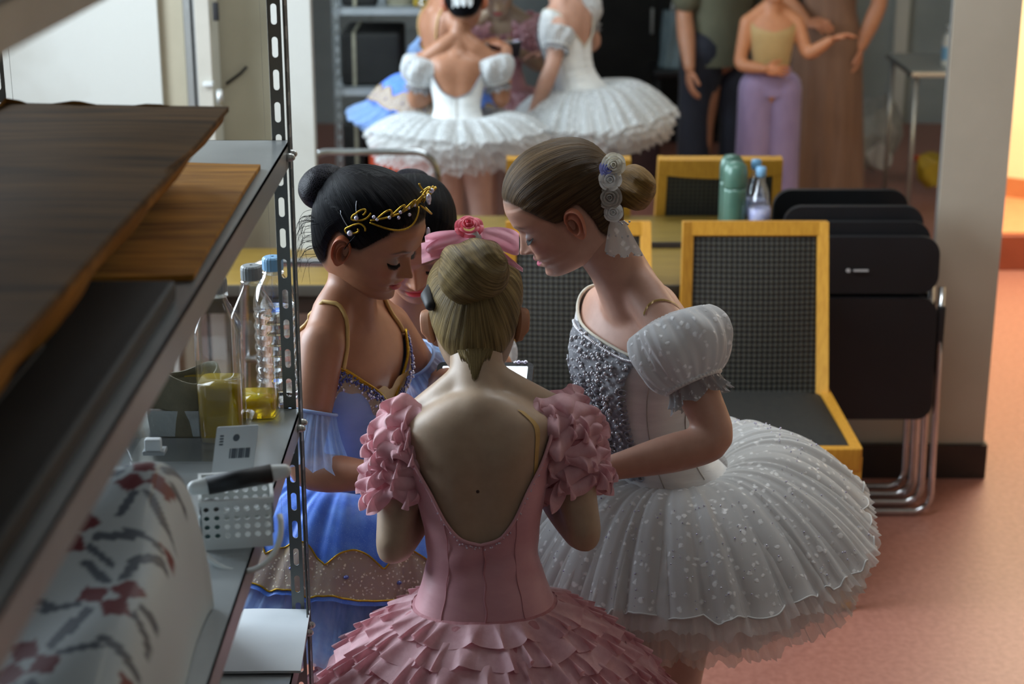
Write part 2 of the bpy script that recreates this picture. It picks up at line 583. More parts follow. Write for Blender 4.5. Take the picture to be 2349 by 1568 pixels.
# mirror
mir = empty('wall_mirror', (0.33, MIRY - 0.01, 0.72), 'large frameless wall mirror reflecting the dancers from behind', 'mirror')
MX0, MX1, MZ0, MZ1 = -0.545, 1.203, 0.715, 2.45
Geo().box((MX0, MIRY - 0.012, MZ0), (MX1, MIRY - 0.002, MZ1)).build('glass', MT['mirror'], mir, False)
Geo().box((MX0, MIRY - 0.018, MZ0 - 0.014), (MX1, MIRY - 0.002, MZ0)).build('bottom_rail', MT['base_dark'], mir, False)
Geo().box((MX1 - 0.004, MIRY - 0.016, MZ0), (MX1 + 0.004, MIRY - 0.002, MZ1)).build('side_rail', MT['alu'], mir, False)
Geo().box((MX0 - 0.006, MIRY - 0.016, MZ0), (MX0, MIRY - 0.002, MZ1)).build('side_rail', MT['alu'], mir, False)

# ------------------------------------------------------------------ table against the mirror
TBZ = 0.70
tb = empty('side_table', (0.05, 4.6, 0), 'long narrow wooden table standing against the mirror', 'table')
Geo().box((-1.05, 4.43, TBZ - 0.03), (0.70, MIRY - 0.02, TBZ), 0.004).build('table_top', MT['table_wood'], tb)
Geo().box((-1.05, 4.422, TBZ - 0.032), (0.70, 4.43, TBZ - 0.002), 0.002).build('edge_strip', MT['table_edge'], tb)
Geo().box((-1.00, 4.49, TBZ - 0.10), (0.66, 4.51, TBZ - 0.03)).build('apron', MT['table_edge'], tb)
for x in (-0.99, 0.65):
    for y in (4.48, 4.75):
        Geo().tube([(x, y, 0), (x, y, TBZ - 0.03)], 0.016, 12).build('leg', MT['chrome'], tb)


# ------------------------------------------------------------------ beech chairs
def wood_chair(cx, label):
    t = empty('padded_chair', (cx, 4.15, 0), label, 'chair', 'beech framed black chairs by the table')
    w2, wt = 0.205, 0.188          # half widths at the seat front and at the top rail
    yf, yb = 3.93, 4.33            # seat front, seat back
    yt, zt = 4.415, 0.875          # top of the backrest
    zs = 0.43

    def bp(u, k, d):               # backrest plane: u across, k 0..1 from seat to top, d towards the front
        half = 0.197 + (wt - 0.197) * k
        c = Vector((cx + u * half, yb + (yt - yb) * k, zs - 0.03 + (zt - zs + 0.03) * k))
        return c + Vector((0, -0.98, 0.17)) * d
    fr = Geo()
    for sgn in (-1, 1):
        g2 = Geo()
        vs, fs = [], []
        for i in range(13):
            k = -0.02 + 1.02 * i / 12
            wid = 0.028 + 0.030 * (1 - k) ** 1.6     # the side grows wide towards the seat
            wu = 0.15
            a = [bp(sgn * 1.0, k, 0.018), bp(sgn * (1.0 - wu), k, 0.018), bp(sgn * (1.0 - wu), k, -0.016), bp(sgn * 1.0, k, -0.016)]
            a[0] += Vector((0, -wid * 0.35, 0))
            vs += a
        for i in range(12):
            for q in range(4):
                fs.append((i * 4 + q, i * 4 + (q + 1) % 4, i * 4 + 4 + (q + 1) % 4, i * 4 + 4 + q))
        fs += [(3, 2, 1, 0), (48, 49, 50, 51)]
        g2.add(vs, fs)
        autosmooth(g2.build('back_post', MT['wood_yellow'], t))
    # top rail with rounded corners, deeper on its rear face
    g2 = Geo()
    rows = []
    for i in range(25):
        u = -1 + 2 * i / 24
        rz = 0.006 * max(0, abs(u) - 0.86) / 0.14
        kk = 0.0 if abs(u) < 0.86 else rz
        a = bp(u, 1.0 - kk * 2.2, 0.020)
        b = bp(u * 0.985, 0.925, 0.020)
        dip = 0.905 - 0.030 * (1 - u * u)
        c = bp(u * 0.985, dip, -0.018)
        d = bp(u, 1.0 - kk * 2.2, -0.018)
        rows.append([a, b, c, d])
    g2.grid([[r[k] for r in rows] for k in (0, 1, 2, 3, 0)])
    autosmooth(g2.build('top_rail', MT['wood_yellow'], t), 50)
    g2 = Geo()
    rows = []
    for j in range(15):
        k = 0.02 + 0.915 * j / 14
        rows.append([bp(u, k, 0.012 + 0.012 * math.sin(math.pi * (u + .86) / 1.72) * math.sin(math.pi * (j + 1) / 16)) for u in np.linspace(-.86, .86, 17)])
    back = [[bp(u, 0.02 + 0.915 * j / 14, -0.010) for u in np.linspace(.86, -.86, 17)] for j in range(15)]
    g2.grid(rows).grid(back)
    g2.build('back_panel', MT['diamond'], t)
    # seat cushion and frame
    g2 = Geo()
    rows = []
    for j in range(13):
        v = j / 12
        y = yf + 0.012 + (yb - yf - 0.012) * v
        half = (w2 - 0.016) + (0.178 - (w2 - 0.016)) * v
        rows.append([Vector((cx + u * half, y, zs + 0.022 * (1 - abs(u) ** 6) * (1 - (2 * v - 1) ** 8))) for u in np.linspace(-1, 1, 17)])
    g2.grid(rows)
    g2.build('seat', MT['seat_black'], t)
    for sgn in (-1, 1):
        g2 = Geo()
        a = [Vector((cx + sgn * x, y, z)) for x, y, z in ((w2 + .008, yf - .01, zs + .004), (0.202, yb + .03, zs + .012), (0.202, yb + .03, zs - .06), (w2 + .008, yf - .01, zs - .055))]
        b = [q - Vector((sgn * 0.026, 0, 0)) for q in a]
        g2.add(a + b, [(0, 1, 2, 3), (7, 6, 5, 4), (0, 4, 5, 1), (1, 5, 6, 2), (2, 6, 7, 3), (3, 7, 4, 0)])
        autosmooth(g2.build('side_rail', MT['wood_yellow'], t))
    Geo().box((cx - w2 - .006, yf - .012, zs - .055), (cx + w2 + .006, yf + .012, zs + .004), 0.004).build('front_rail', MT['wood_yellow'], t)
    for sgn in (-1, 1):
        for y0, y1 in ((yf + 0.006, yf + 0.002), (yb + 0.02, yb + 0.07)):
            g2 = Geo()
            xx = cx + sgn * (w2 - 0.006 if y0 < 4.1 else 0.19)
            vs = []
            for z, yy, hw in ((0, y1, 0.011), (zs - 0.02, y0, 0.016)):
                vs += [(xx - hw, yy - hw, z), (xx + hw, yy - hw, z), (xx + hw, yy + hw, z), (xx - hw, yy + hw, z)]
            g2.add(vs, [(0, 1, 5, 4), (1, 2, 6, 5), (2, 3, 7, 6), (3, 0, 4, 7), (3, 2, 1, 0), (4, 5, 6, 7)])
            lg = g2.build('leg', MT['wood_yellow'], t, False)
            Geo().box((xx - .012, y1 - .012, 0), (xx + .012, y1 + .012, 0.008)).build('foot_cap', MT['black'], lg, False)
    return t


wood_chair(0.632, 'beech framed chair with quilted black back, beside the folded chairs')
wood_chair(0.172, 'beech framed chair with black back, half hidden behind the two nearest girls')


def arc_pts(c, r, a0, a1, n, ax, ay):
    return [Vector(c) + Vector(ax) * (r * math.cos(math.radians(a0 + (a1 - a0) * i / n))) + Vector(ay) * (r * math.sin(math.radians(a0 + (a1 - a0) * i / n))) for i in range(n + 1)]


# tubular chair behind the dark haired girl
tc = empty('tube_chair', (-0.45, 4.0, 0), 'chrome tube chair with an open back loop, behind the girl in blue', 'chair')
x0, x1, yb, zt = -0.662, -0.238, 4.14, 0.838
loop = [Vector((x0, yb - 0.06, 0.42))] + arc_pts((x0 + .075, yb, zt - .075), .075, 180, 90, 8, (1, 0, 0), (0, 0, 1)) + \
    arc_pts((x1 - .075, yb, zt - .075), .075, 90, 0, 8, (1, 0, 0), (0, 0, 1)) + [Vector((x1, yb - 0.06, 0.42))]
Geo().tube(loop, 0.0115, 14).build('back_loop', MT['chrome'], tc)
for x in (x0, x1):
    Geo().tube([(x, yb - .06, .43), (x, yb - .05, .2), (x, yb - .03, 0)], 0.0115, 12).build('leg', MT['chrome'], tc)
    Geo().tube([(x, yb - .06, .42), (x, 3.80, .42), (x, 3.76, .38), (x, 3.745, 0)], 0.0115, 12).build('leg', MT['chrome'], tc)
Geo().box((x0 + .005, 3.74, .425), (x1 - .005, yb - .04, .465), .015).build('seat', MT['seat_black'], tc)
Geo().tube([(x0, yb - .034, .60), (x1, yb - .034, .60)], 0.009, 12).build('cross_bar', MT['chrome'], tc)


# ------------------------------------------------------------------ folded chairs leaning on the wall
def folding_chair(i, dx, y0, ztop, lean, label):
    xl, xr = 0.765 + dx, 1.152 + dx
    cx = (xl + xr) / 2
    t = empty('folding_chair', (cx, y0, 0), label, 'chair', 'folded black chairs leaning on the wall')

    def q(u, z, d):
        return Vector((cx + u, y0 + lean * z / 0.85 + d, z))
    w = xr - xl
    g = Geo()
    out = rrect(w, 0.155, 0.05, 8)
    zc = ztop - 0.078
    n = len(out)
    vs = [q(u, zc + v, -0.008 - 0.010 * math.cos(u / w * math.pi)) for u, v in out] + [q(u, zc + v, 0.014 - 0.010 * math.cos(u / w * math.pi)) for u, v in out]
    g.add(vs, [tuple(range(n))[::-1], tuple(range(n, 2 * n))] + [(k, (k + 1) % n, n + (k + 1) % n, n + k) for k in range(n)])
    br = autosmooth(g.build('backrest', MT['plastic_black'], t), 40)
    if i < 2:      # small maker's dot and line of print
        for (u0, u1) in ((-0.062, -0.050), (-0.042, -0.001)):
            gg = Geo()
            zz = zc - 0.012
            o2 = rrect(u1 - u0, 0.010 if u0 < -0.05 else 0.005, 0.0024 if u0 > -0.05 else 0.0049, 4)
            prism(gg, o2, lambda u, v, d: q((u0 + u1) / 2 + u, zz + v, -0.0195 + d), 0, 0.002)
            gg.build('logo_print', MT['print_white'], br, False)
    g = Geo()
    zs0, zs1 = 0.285, ztop - 0.165
    prism(g, rrect(w - 0.005, zs1 - zs0, 0.045, 8), lambda u, v, d: q(u, (zs0 + zs1) / 2 + v, d), -0.022, 0.006)
    autosmooth(g.build('seat', MT['plastic_black'], t), 40)
    r = 0.0095
    for nm, dd, wid, zl in (('front_leg_frame', -0.002, w / 2 + 0.012, 0.012), ('rear_leg_frame', 0.022, w / 2 - 0.012, 0.03)):
        a, b = q(-wid, ztop - 0.12, dd), q(wid, ztop - 0.12, dd)
        cr = 0.05
        lz = [q(-wid, z, dd) for z in np.linspace(ztop - 0.14, zl + cr, 5)]
        c1 = [q(-wid + cr - cr * math.cos(t_), zl + cr - cr * math.sin(t_), dd) for t_ in np.linspace(0, math.pi / 2, 7)][1:]
        c2 = [q(wid - cr + cr * math.sin(t_), zl + cr - cr * math.cos(t_), dd) for t_ in np.linspace(0, math.pi / 2, 7)][:-1]
        rz = [q(wid, z, dd) for z in np.linspace(zl + cr, ztop - 0.14, 5)]
        Geo().tube(lz + c1 + c2 + rz, r, 10).build(nm, MT['chrome'], t)
    for sgn in (-1, 1):
        Geo().box((cx + sgn * (w / 2 + .012) - .010, y0 + lean * .6 - .012, 0.40), (cx + sgn * (w / 2 + .012) + .010, y0 + lean * .6 + .012, 0.60), 0.006).build('hinge_sleeve', MT['black'], t)
    return t


folding_chair(0, 0.010, 4.515, 0.790, 0.08, 'folded black chair at the front of the leaning stack')
folding_chair(1, -0.004, 4.572, 0.817, 0.08, 'folded black chair second in the leaning stack')
folding_chair(2, -0.012, 4.628, 0.846, 0.08, 'folded black chair at the back of the stack, against the wall')

# bottles on the table
c = PZ(1683, 562, TBZ)
c.y = min(c.y, 4.72)
th = empty('thermos', (P(1683, 500, 4.765).x, 4.765, TBZ), 'green steel thermos on the table in front of the mirror', 'thermos')
tx = th.location.x
Geo().lathe([(0.030, 0), (0.033, 0.004), (0.033, 0.175), (0.032, 0.185)], (tx, 4.765, TBZ), 28).build('body', MT['thermos'], th)
Geo().lathe([(0.033, 0.186), (0.034, 0.19), (0.034, 0.225), (0.031, 0.245), (0.022, 0.256), (0.008, 0.26)], (tx, 4.765, TBZ), 28).build('cap', MT['thermos'], th)
bx_ = P(1741, 500, 4.76).x
bt = empty('water_bottle', (bx_, 4.76, TBZ), 'clear plastic bottle with pale cap beside the green thermos', 'bottle')
PROF = [(0.026, 0), (0.030, 0.004), (0.031, 0.02), (0.029, 0.026), (0.031, 0.032), (0.029, 0.05), (0.031, 0.056), (0.029, 0.075), (0.031, 0.081), (0.029, 0.1),
        (0.031, 0.106), (0.031, 0.13), (0.029, 0.145), (0.022, 0.172), (0.0135, 0.19), (0.0125, 0.21)]
Geo().lathe([(r_, z * 1.05) for r_, z in PROF], (bx_, 4.76, TBZ), 28, caps=False).build('bottle_body', MT['clear'], bt)
Geo().lathe([(0.012, .212), (0.015, .214), (0.015, .236), (0.012, .24)], (bx_, 4.76, TBZ + 0.004), 20).build('cap', MT['blue_cap'], bt)
Geo().lathe([(0.0295, .085), (0.0318, .086), (0.0318, .128), (0.0295, .129)], (bx_, 4.76, TBZ), 28).build('label_band', mat('label_violet', lin(150, 155, 205), 0.4, col2=lin(190, 190, 210), nscale=40), bt)

# ------------------------------------------------------------------ slotted steel rack along the aisle
RXL, RXR, RYF, RYN = -0.737, -0.310, 2.43, 0.62
SHZ = [1.842, 1.485, 1.083, 0.752, 0.30]
rk = empty('storage_rack', ((RXL + RXR) / 2, 1.5, 0), 'grey slotted steel storage rack with shelves along the aisle', 'shelf')


def slotted(g, org, ax, ay, nrm, w, length, pitch=0.0455, sw=0.0085, sh=0.029, th=0.002):
    """plate w x length with a column of real slots; org = lower corner"""
    ax, ay, nrm = Vector(ax), Vector(ay), Vector(nrm)
    n = int(length / pitch)
    slot = []
    r = sw / 2
    for i in range(7):
        a = math.pi * i / 6
        slot.append((r * math.cos(a), sh / 2 - r + r * math.sin(a)))
    for i in range(7):
        a = math.pi + math.pi * i / 6
        slot.append((r * math.cos(a), -sh / 2 + r + r * math.sin(a)))
    m = len(slot)
    outer = []
    for (u, v) in slot:       # matching points on the cell border
        s = min((w / 2) / abs(u) if abs(u) > 1e-9 else 1e9, (pitch / 2) / abs(v) if abs(v) > 1e-9 else 1e9)
        outer.append((u * s, v * s))
    cor = [(w / 2, pitch / 2), (-w / 2, pitch / 2), (-w / 2, -pitch / 2), (w / 2, -pitch / 2)]
    for k in range(n):
        cy = (k + 0.5) * pitch
        vs = []
        for d in (0, th):
            vs += [Vector(org) + ax * (w / 2 + u) + ay * (cy + v) + nrm * d for u, v in slot]
            vs += [Vector(org) + ax * (w / 2 + u) + ay * (cy + v) + nrm * d for u, v in outer]
            vs += [Vector(org) + ax * (w / 2 + u) + ay * (cy + v) + nrm * d for u, v in cor]
        fs = []
        st = 2 * m + 4
        for d in (0, 1):
            o = d * st
            for i in range(m):
                j = (i + 1) % m
                fs.append((o + i, o + j, o + m + j, o + m + i))
            # border corners
            for ci, cc in enumerate(cor):
                for i in range(m):
                    j = (i + 1) % m
                    a, b = outer[i], outer[j]
                    if (abs(abs(a[0]) - w / 2) < 1e-9) != (abs(abs(b[0]) - w / 2) < 1e-9) and a[0] * cc[0] >= 0 and b[0] * cc[0] >= 0 and a[1] * cc[1] > 0 and b[1] * cc[1] > 0:
                        fs.append((o + m + i, o + m + j, o + 2 * m + ci))
        for i in range(m):
            j = (i + 1) % m
            fs.append((i, j, st + j, st + i))
        fs.append((2 * m, 2 * m + 3, st + 2 * m + 3, st + 2 * m))
        fs.append((2 * m + 1, 2 * m + 2, st + 2 * m + 2, st + 2 * m + 1))
        g.add(vs, fs)


PH = 2.36
for (x, sx) in ((RXR, -1), (RXL, 1)):
    for (y, sy) in ((RYF, -1), (RYN, 1)):
        g = Geo()
        slotted(g, (x, y, 0), (sx, 0, 0), (0, 0, 1), (0, sy, 0), 0.038, PH)
        slotted(g, (x, y, 0), (0, sy, 0), (0, 0, 1), (sx, 0, 0), 0.038, PH)
        g.build('upright', MT['rack'], rk, False)
for z in SHZ:
    g = Geo()
    xl, xr, y0, y1 = RXL + 0.002, RXR - 0.003, RYN + 0.003, RYF - 0.003
    g.box((xl, y0, z - 0.003), (xr, y1, z))
    g.box((xr - 0.002, y0, z - 0.032), (xr, y1, z)).box((xl, y0, z - 0.032), (xl + 0.002, y1, z))
    g.box((xl, y1 - 0.002, z - 0.032), (xr, y1, z)).box((xl, y0, z - 0.032), (xr, y0 + 0.002, z))
    g.box((xr - 0.016, y0, z - 0.034), (xr, y1, z - 0.032))
    sh = g.build('shelf_board', MT['shelf_plate'], rk, False)
    bg = Geo()
    for yy in (RYF - 0.02, RYF - 0.045):
        bg.tube([(RXR - 0.004, yy, z - 0.016), (RXR + 0.004, yy, z - 0.016)], 0.006, 8)
        bg.ball((RXR + 0.004, yy, z - 0.016), 0.005, 8)
    bg.build('bolt', MT['alu'], sh)

# ---- on the upper shelf
z0 = SHZ[1]


def sheet(name, corners, thick, m, label, cat, wav=0.004, nu=22, nv=22, seed=1, curl=0.0, edge_m=None):
    """slightly wavy board between four corners (given counter-clockwise from far left)"""
    r = random.Random(seed)
    ph = [r.uniform(0, 6) for _ in range(4)]
    g = Geo()
    A, B, C, D = [Vector(q) for q in corners]
    top, bot = [], []
    for j in range(nv + 1):
        v = j / nv
        rt, rb = [], []
        for i in range(nu + 1):
            u = i / nu
            p = A.lerp(B, u).lerp(D.lerp(C, u), v)
            h = wav * (math.sin(6 * u + ph[0]) * math.cos(5 * v + ph[1]) + 0.6 * math.sin(11 * v + 3 * u + ph[2])) + wav + curl * max(0, v - 0.7) ** 2 / 0.09
            rt.append(p + Vector((0, 0, h + thick)))
            rb.append(p + Vector((0, 0, h)))
        top.append(rt)
        bot.append(rb)
    g.grid(top).grid(bot)
    rim = [(0, i) for i in range(nu)] + [(j, nu) for j in range(nv)] + [(nv, i) for i in range(nu, 0, -1)] + [(j, 0) for j in range(nv, 0, -1)]
    g.grid([[top[j][i] for j, i in rim], [bot[j][i] for j, i in rim]], wrap=True, mi=1)
    o = g.build(name, [m, edge_m or m])
    autosmooth(o, 60)
    return tag(o, label, cat)


sheet('cardboard_sheet', [(-0.69, 2.25, z0 + .001), (-0.328, 2.235, z0 + .001), (-0.322, 1.70, z0 + .001), (-0.69, 1.64, z0 + .001)], 0.006, MT['cardboard2'],
      'flat orange-brown cardboard sheet lying on the rack under a carton', 'cardboard', 0.0015, seed=3)
# tapered carton, wider at the top
g = Geo()
TZ = z0 + 0.118
tl = [(-0.60, 2.055, TZ + .004), (-0.333, 2.02, TZ), (-0.345, 1.10, TZ - .004), (-0.62, 1.10, TZ)]
bl = [(-0.60, 2.12, z0 + .026), (-0.412, 2.13, z0 + .026), (-0.400, 1.10, z0 + .026), (-0.62, 1.10, z0 + .026)]
n = 20


def pol(c, k):
    out = []
    for a, b in zip(c, c[1:] + c[:1]):
        for i in range(n):
            p = Vector(a).lerp(Vector(b), i / n)
            p.x += 0.0035 * math.sin(i * 1.3 + k) * (1 if 0 < i < n else 0)
            p.z += 0.003 * math.sin(i * 0.9 + 2 * k)
            out.append(p)
    return out


ta, tb_, bo = pol(tl, 1), pol([(x + (-.004 if x > -.5 else .0), y - .002, z - .012) for x, y, z in tl], 2), pol(bl, 3)
carton = empty('carton', (-0.48, 1.6, z0), 'worn brown carton on the upper rack shelf', 'box')
lidg = sheet('lid', [(-0.605, 2.058, TZ - .006), (-0.331, 2.023, TZ - .006), (-0.343, 1.095, TZ - .008), (-0.625, 1.095, TZ - .006)], 0.006, MT['cardboard'], None, None, 0.0016, seed=5)
setparent(lidg, carton)
autosmooth(Geo().grid([ta, tb_, [a.lerp(b, .5) + Vector((.004, 0, 0)) for a, b in zip(tb_, bo)], bo], wrap=True).build('side_wall', MT['cardboard2'], carton), 50)
cs = empty('flat_case', (-0.5, 1.2, z0), 'dark grey flat case lying near on the upper rack shelf', 'case')
Geo().box((-0.72, 0.66, z0 + .001), (-0.326, 1.63, z0 + .022), 0.006).build('shell', MT['dark_case'], cs)
Geo().box((-0.49, 1.22, z0 + .022), (-0.40, 1.42, z0 + .0245), 0.001).build('label_recess', MT['black'], cs)

# ---- bottles on the middle shelf
z1 = SHZ[2]


def bottle(px, py, hgt, rad, cap_m, liq, label, ribbed, sq, turn=0):
    c = PZ(px, py, z1)
    t = empty('plastic_bottle', c, label, 'bottle', 'plastic bottles on the rack')
    k = hgt / 0.215
    if ribbed:
        prof = [(rad * .84, 0), (rad * .97, .003), (rad, .012)]
        z = .02
        while z < .135 * k:
            prof += [(rad, z), (rad * .93, z + .005), (rad * .93, z + .007), (rad, z + .012)]
            z += .0165
        prof += [(rad, .14 * k), (rad * .97, .155 * k), (rad * .80, .175 * k), (rad * .5, .19 * k), (.0125, .196 * k), (.012, .203 * k)]
    else:
        prof = [(rad * .86, 0), (rad * .98, .003), (rad, .012), (rad, .145 * k), (rad * .97, .152 * k), (rad * .44, .186 * k), (.0125, .190 * k), (.012, .20 * k)]
    g = Geo().lathe(prof, c, 40, power=sq, caps=False)
    g.add([c + Vector((rad * .84 * math.cos(a), rad * .84 * math.sin(a), .001)) for a in np.linspace(0, 2 * math.pi, 24, endpoint=False)], [tuple(range(24))])
    autosmooth(g.build('bottle_body', MT['clear'], t), 40)
    Geo().lathe([(.013, .193 * k), (.016, .194 * k), (.016, .197 * k), (.0135, .198 * k)], c, 24).build('neck_ring', MT['clear'], t)
    gc = Geo()
    seg = 40
    rows = []
    for r_, z in ((.0140, .199 * k), (.0152, .2 * k), (.0152, .213 * k), (.0146, .2165 * k), (.012, .2185 * k), (.002, .219 * k)):
        rows.append([c + Vector(((r_ + (.0004 if i % 2 else 0)) * math.cos(2 * math.pi * i / seg), (r_ + (.0004 if i % 2 else 0)) * math.sin(2 * math.pi * i / seg), z)) for i in range(seg)])
    gc.grid(rows, wrap=True).build('cap', cap_m, t, False)
    if liq:
        m, lv = liq
        lp = [(r_ - .0012, max(z, .002)) for r_, z in prof if z < lv]
        lp += [(lp[-1][0], lv)]
        Geo().lathe(lp, c, 40, power=sq).build('liquid', m, t)
    return t


bottle(514, 1003, 0.232, 0.0315, MT['grey_cap'], (MT['oil'], 0.086), 'half full bottle of yellow drink nearest on the rack, grey cap', False, 5)
bottle(592, 948, 0.222, 0.0310, MT['grey_cap'], (MT['oil'], 0.030), 'nearly empty bottle of yellow drink in the middle, grey cap', False, 5)
bottle(639, 915, 0.218, 0.0315, MT['blue_cap'], (MT['water'], 0.142), 'ribbed water bottle with a light blue cap beside the rack post', True, None)

# ---- pouch, tray, packet, basket
pc = PZ(432, 985, z1)
pouch = empty('canvas_pouch', pc, 'open grey-beige canvas pouch beside the yellow bottles', 'pouch')
g = Geo()
rows = []
for j in range(13):
    k = j / 12
    wv = .055 * (1 - .12 * k) + .006 * math.sin(4 * k)
    dv = .034 * (1 - .15 * k)
    rows.append([pc + Vector((wv * math.cos(a) * (1 + .05 * math.sin(3 * a + k)), dv * math.sin(a) + .01 * k, .085 * k + .010 * k * math.sin(2 * a + .6))) for a in np.linspace(0, 2 * math.pi, 48, endpoint=False)])
inner = [[q.lerp(pc + Vector((0, .005, q.z - pc.z)), .06) for q in r] for r in rows[::-1]]
g.grid(rows + inner[:10], wrap=True)
g.build('pouch_body', MT['pouch'], pouch)
for i in range(3):
    gg = Geo()
    a = pc + Vector((-.022 + .020 * i, -.012 + .010 * i, .012))
    rws = []
    for j in range(6):
        rws.append([a + Vector((u * .035, .006 * math.sin(3 * u + i) + .004 * j, .012 * j)) for u in np.linspace(-.7, .7, 9)])
    gg.grid(rws).build('packet', MT['gold_foil'] if i == 2 else MT['pouch'], pouch)

tyc = PZ(430, 1035, z1)
tray = empty('clear_tray', tyc, 'clear plastic tray on the middle shelf behind the patterned bag', 'tray')
gt = Geo()
ow = rrect(.17, .11, .015, 5)


def trp(u, v, z):
    return tyc + Vector((u, v + .005, z))


gt.grid([[trp(u * .86, v * .86, .002) for u, v in ow], [trp(u * .97, v * .97, .038) for u, v in ow], [trp(u * 1.04, v * 1.04, .040) for u, v in ow]], wrap=True)
gt.add([trp(u * .86, v * .86, .002) for u, v in ow], [tuple(range(len(ow)))])
autosmooth(gt.build('tray_shell', MT['bag_clear'], tray), 50)
mc = PZ(352, 1015, z1 + .045)
Geo().box((mc.x - .011, mc.y - .008, z1 + .034), (mc.x + .011, mc.y + .004, z1 + .052), .003).build('clip', MT['card_white'], tray)
Geo().box((mc.x - .014, mc.y - .010, z1 + .030), (mc.x + .016, mc.y + .012, z1 + .036), .002).build('clip_base', MT['grey_cap'], tray)

kc = PZ(530, 1150, z1)
pk = empty('tag_packet', kc, 'small clear packet with a printed white card, above the white basket', 'packet')


def kp(u, v, d):   # card leaning back a little
    return kc + Vector((u + .12 * v, .020 + .35 * v - d, .030 + v + .06 * u))


gk = Geo()
prism(gk, rrect(.054, .058, .002, 2), lambda u, v, d: kp(u, v + .030, d), 0, .0012)
card = gk.build('card', MT['card_white'], pk, False)
gk = Geo()
prism(gk, rrect(.0085, .0085, .0042, 6), lambda u, v, d: kp(u + .000, v + .045, d + .0013), 0, .0006)
for i in range(9):
    prism(gk, rrect(.0014 + .001 * (i % 3), .012, .0003, 1), lambda u, v, d: kp(u - .006 + i * .003, v + .026, d + .0013), 0, .0006)
for i in range(4):
    prism(gk, rrect(.005, .0018, .0004, 1), lambda u, v, d: kp(u - .019, v + .048 - i * .0035, d + .0013), 0, .0006)
gk.build('print', MT['ink_grey'], card, False)
gk = Geo()
prism(gk, rrect(.060, .016, .002, 2), lambda u, v, d: kp(u, v - .006, d + .002), 0, .001)
gk.build('film', MT['bag_clear'], pk, False)

# white perforated basket with a marker and its hoop handle hanging over the shelf edge
bc = PZ(545, 1255, z1)
bk = empty('plastic_basket', bc, 'small white perforated basket at the edge of the middle shelf', 'basket')


def wall_holes(g, o, ax, ay, nr, w, h, nx, ny, r, th=.0016):
    o, ax, ay, nr = Vector(o), Vector(ax), Vector(ay), Vector(nr)
    cw, ch = w / nx, h / ny
    m = 8
    for i in range(nx):
        for j in range(ny):
            c = o + ax * ((i + .5) * cw) + ay * ((j + .5) * ch)
            ci = [(r * math.cos(2 * math.pi * k / m + math.pi / 8), r * math.sin(2 * math.pi * k / m + math.pi / 8)) for k in range(m)]
            ou = []
            for u, v in ci:
                s = min(cw / 2 / abs(u), ch / 2 / abs(v))
                ou.append((u * s, v * s))
            co = [(cw / 2, ch / 2), (-cw / 2, ch / 2), (-cw / 2, -ch / 2), (cw / 2, -ch / 2)]
            vs = []
            for d in (0, th):
                vs += [c + ax * u + ay * v + nr * d for u, v in ci + ou + co]
            fs = []
            st = 2 * m + 4
            for d in (0, 1):
                b = d * st
                for k in range(m):
                    k2 = (k + 1) % m
                    fs.append((b + k, b + k2, b + m + k2, b + m + k))
                for q, (k, k2) in enumerate(((0, 1), (2, 3), (4, 5), (6, 7))):
                    fs.append((b + m + k, b + m + k2, b + 2 * m + q))
            for k in range(m):
                k2 = (k + 1) % m
                fs.append((k, k2, st + k2, st + k))
            g.add(vs, fs)


g = Geo()
bw, bd, bh = .084, .085, .058
o0 = bc + Vector((-.040, -.008, 0))
axb = Vector((.985, .17, 0))
ayb = Vector((-.17, .985, 0))
up = Vector((0, 0, 1))
wall_holes(g, o0 + up * .012, axb, up, -ayb, bw, bh - .012, 7, 4, .0036)
wall_holes(g, o0 + ayb * bd + up * .012, axb, up, ayb, bw, bh - .012, 7, 4, .0036)
wall_holes(g, o0 + up * .012, ayb, up, -axb, bd, bh - .012, 7, 4, .0036)
wall_holes(g, o0 + axb * bw + up * .012, ayb, up, axb, bd, bh - .012, 7, 4, .0036)
MB = Matrix.Translation(o0) @ Matrix(((axb.x, ayb.x, 0, 0), (axb.y, ayb.y, 0, 0), (0, 0, 1, 0), (0, 0, 0, 1)))
g.box((0, 0, 0), (bw, bd, .003), M=MB).box((0, -.0016, 0), (bw, .0, .012), M=MB).box((0, bd, 0), (bw, bd + .0016, .012), M=MB)
for a, b in (((-.003, -.004, bh), (bw + .003, .001, bh + .006)), ((-.003, bd - .001, bh), (bw + .003, bd + .004, bh + .006)), ((-.003, 0, bh), (.001, bd, bh + .006)), ((bw - .001, 0, bh), (bw + .003, bd, bh + .006))):
    g.box(a, b, M=MB)
g.build('basket_body', MT['white_plastic'], bk, False)
hp = []
for i in range(25):
    a = math.pi * i / 24
    hp.append(o0 + axb * (bw / 2 - math.cos(a) * (bw / 2 + .01) + .018 * math.sin(a)) + Vector((0, -.006 - .055 * math.sin(a), .030 - .040 * math.sin(a) + .012 * i / 24)))
Geo().tube(hp, .0035, 10).build('hoop_handle', MT['white_plastic'], bk)
mk = empty('marker_pen', bc + Vector((0, 0, bh)), 'thick black marker pen with white ends lying on the white basket', 'marker')
ma, mb = o0 + axb * -.008 + Vector((0, .012, bh + .019)), o0 + axb * .098 + Vector((0, .020, bh + .030))
Geo().tube([ma.lerp(mb, .14), ma.lerp(mb, .86)], .0115, 18).build('barrel', MT['black'], mk)
Geo().tube([ma, ma.lerp(mb, .15)], [.009, .0105], 18, round_=True).build('end_cap', MT['white_plastic'], mk)
Geo().tube([ma.lerp(mb, .85), mb], [.0105, .0085], 18, round_=True).build('end_cap', MT['white_plastic'], mk)
tp = PZ(486, 1235, z1)
tq = empty('teal_jar', tp, 'dark teal jar tucked between basket and patterned bag', 'jar')
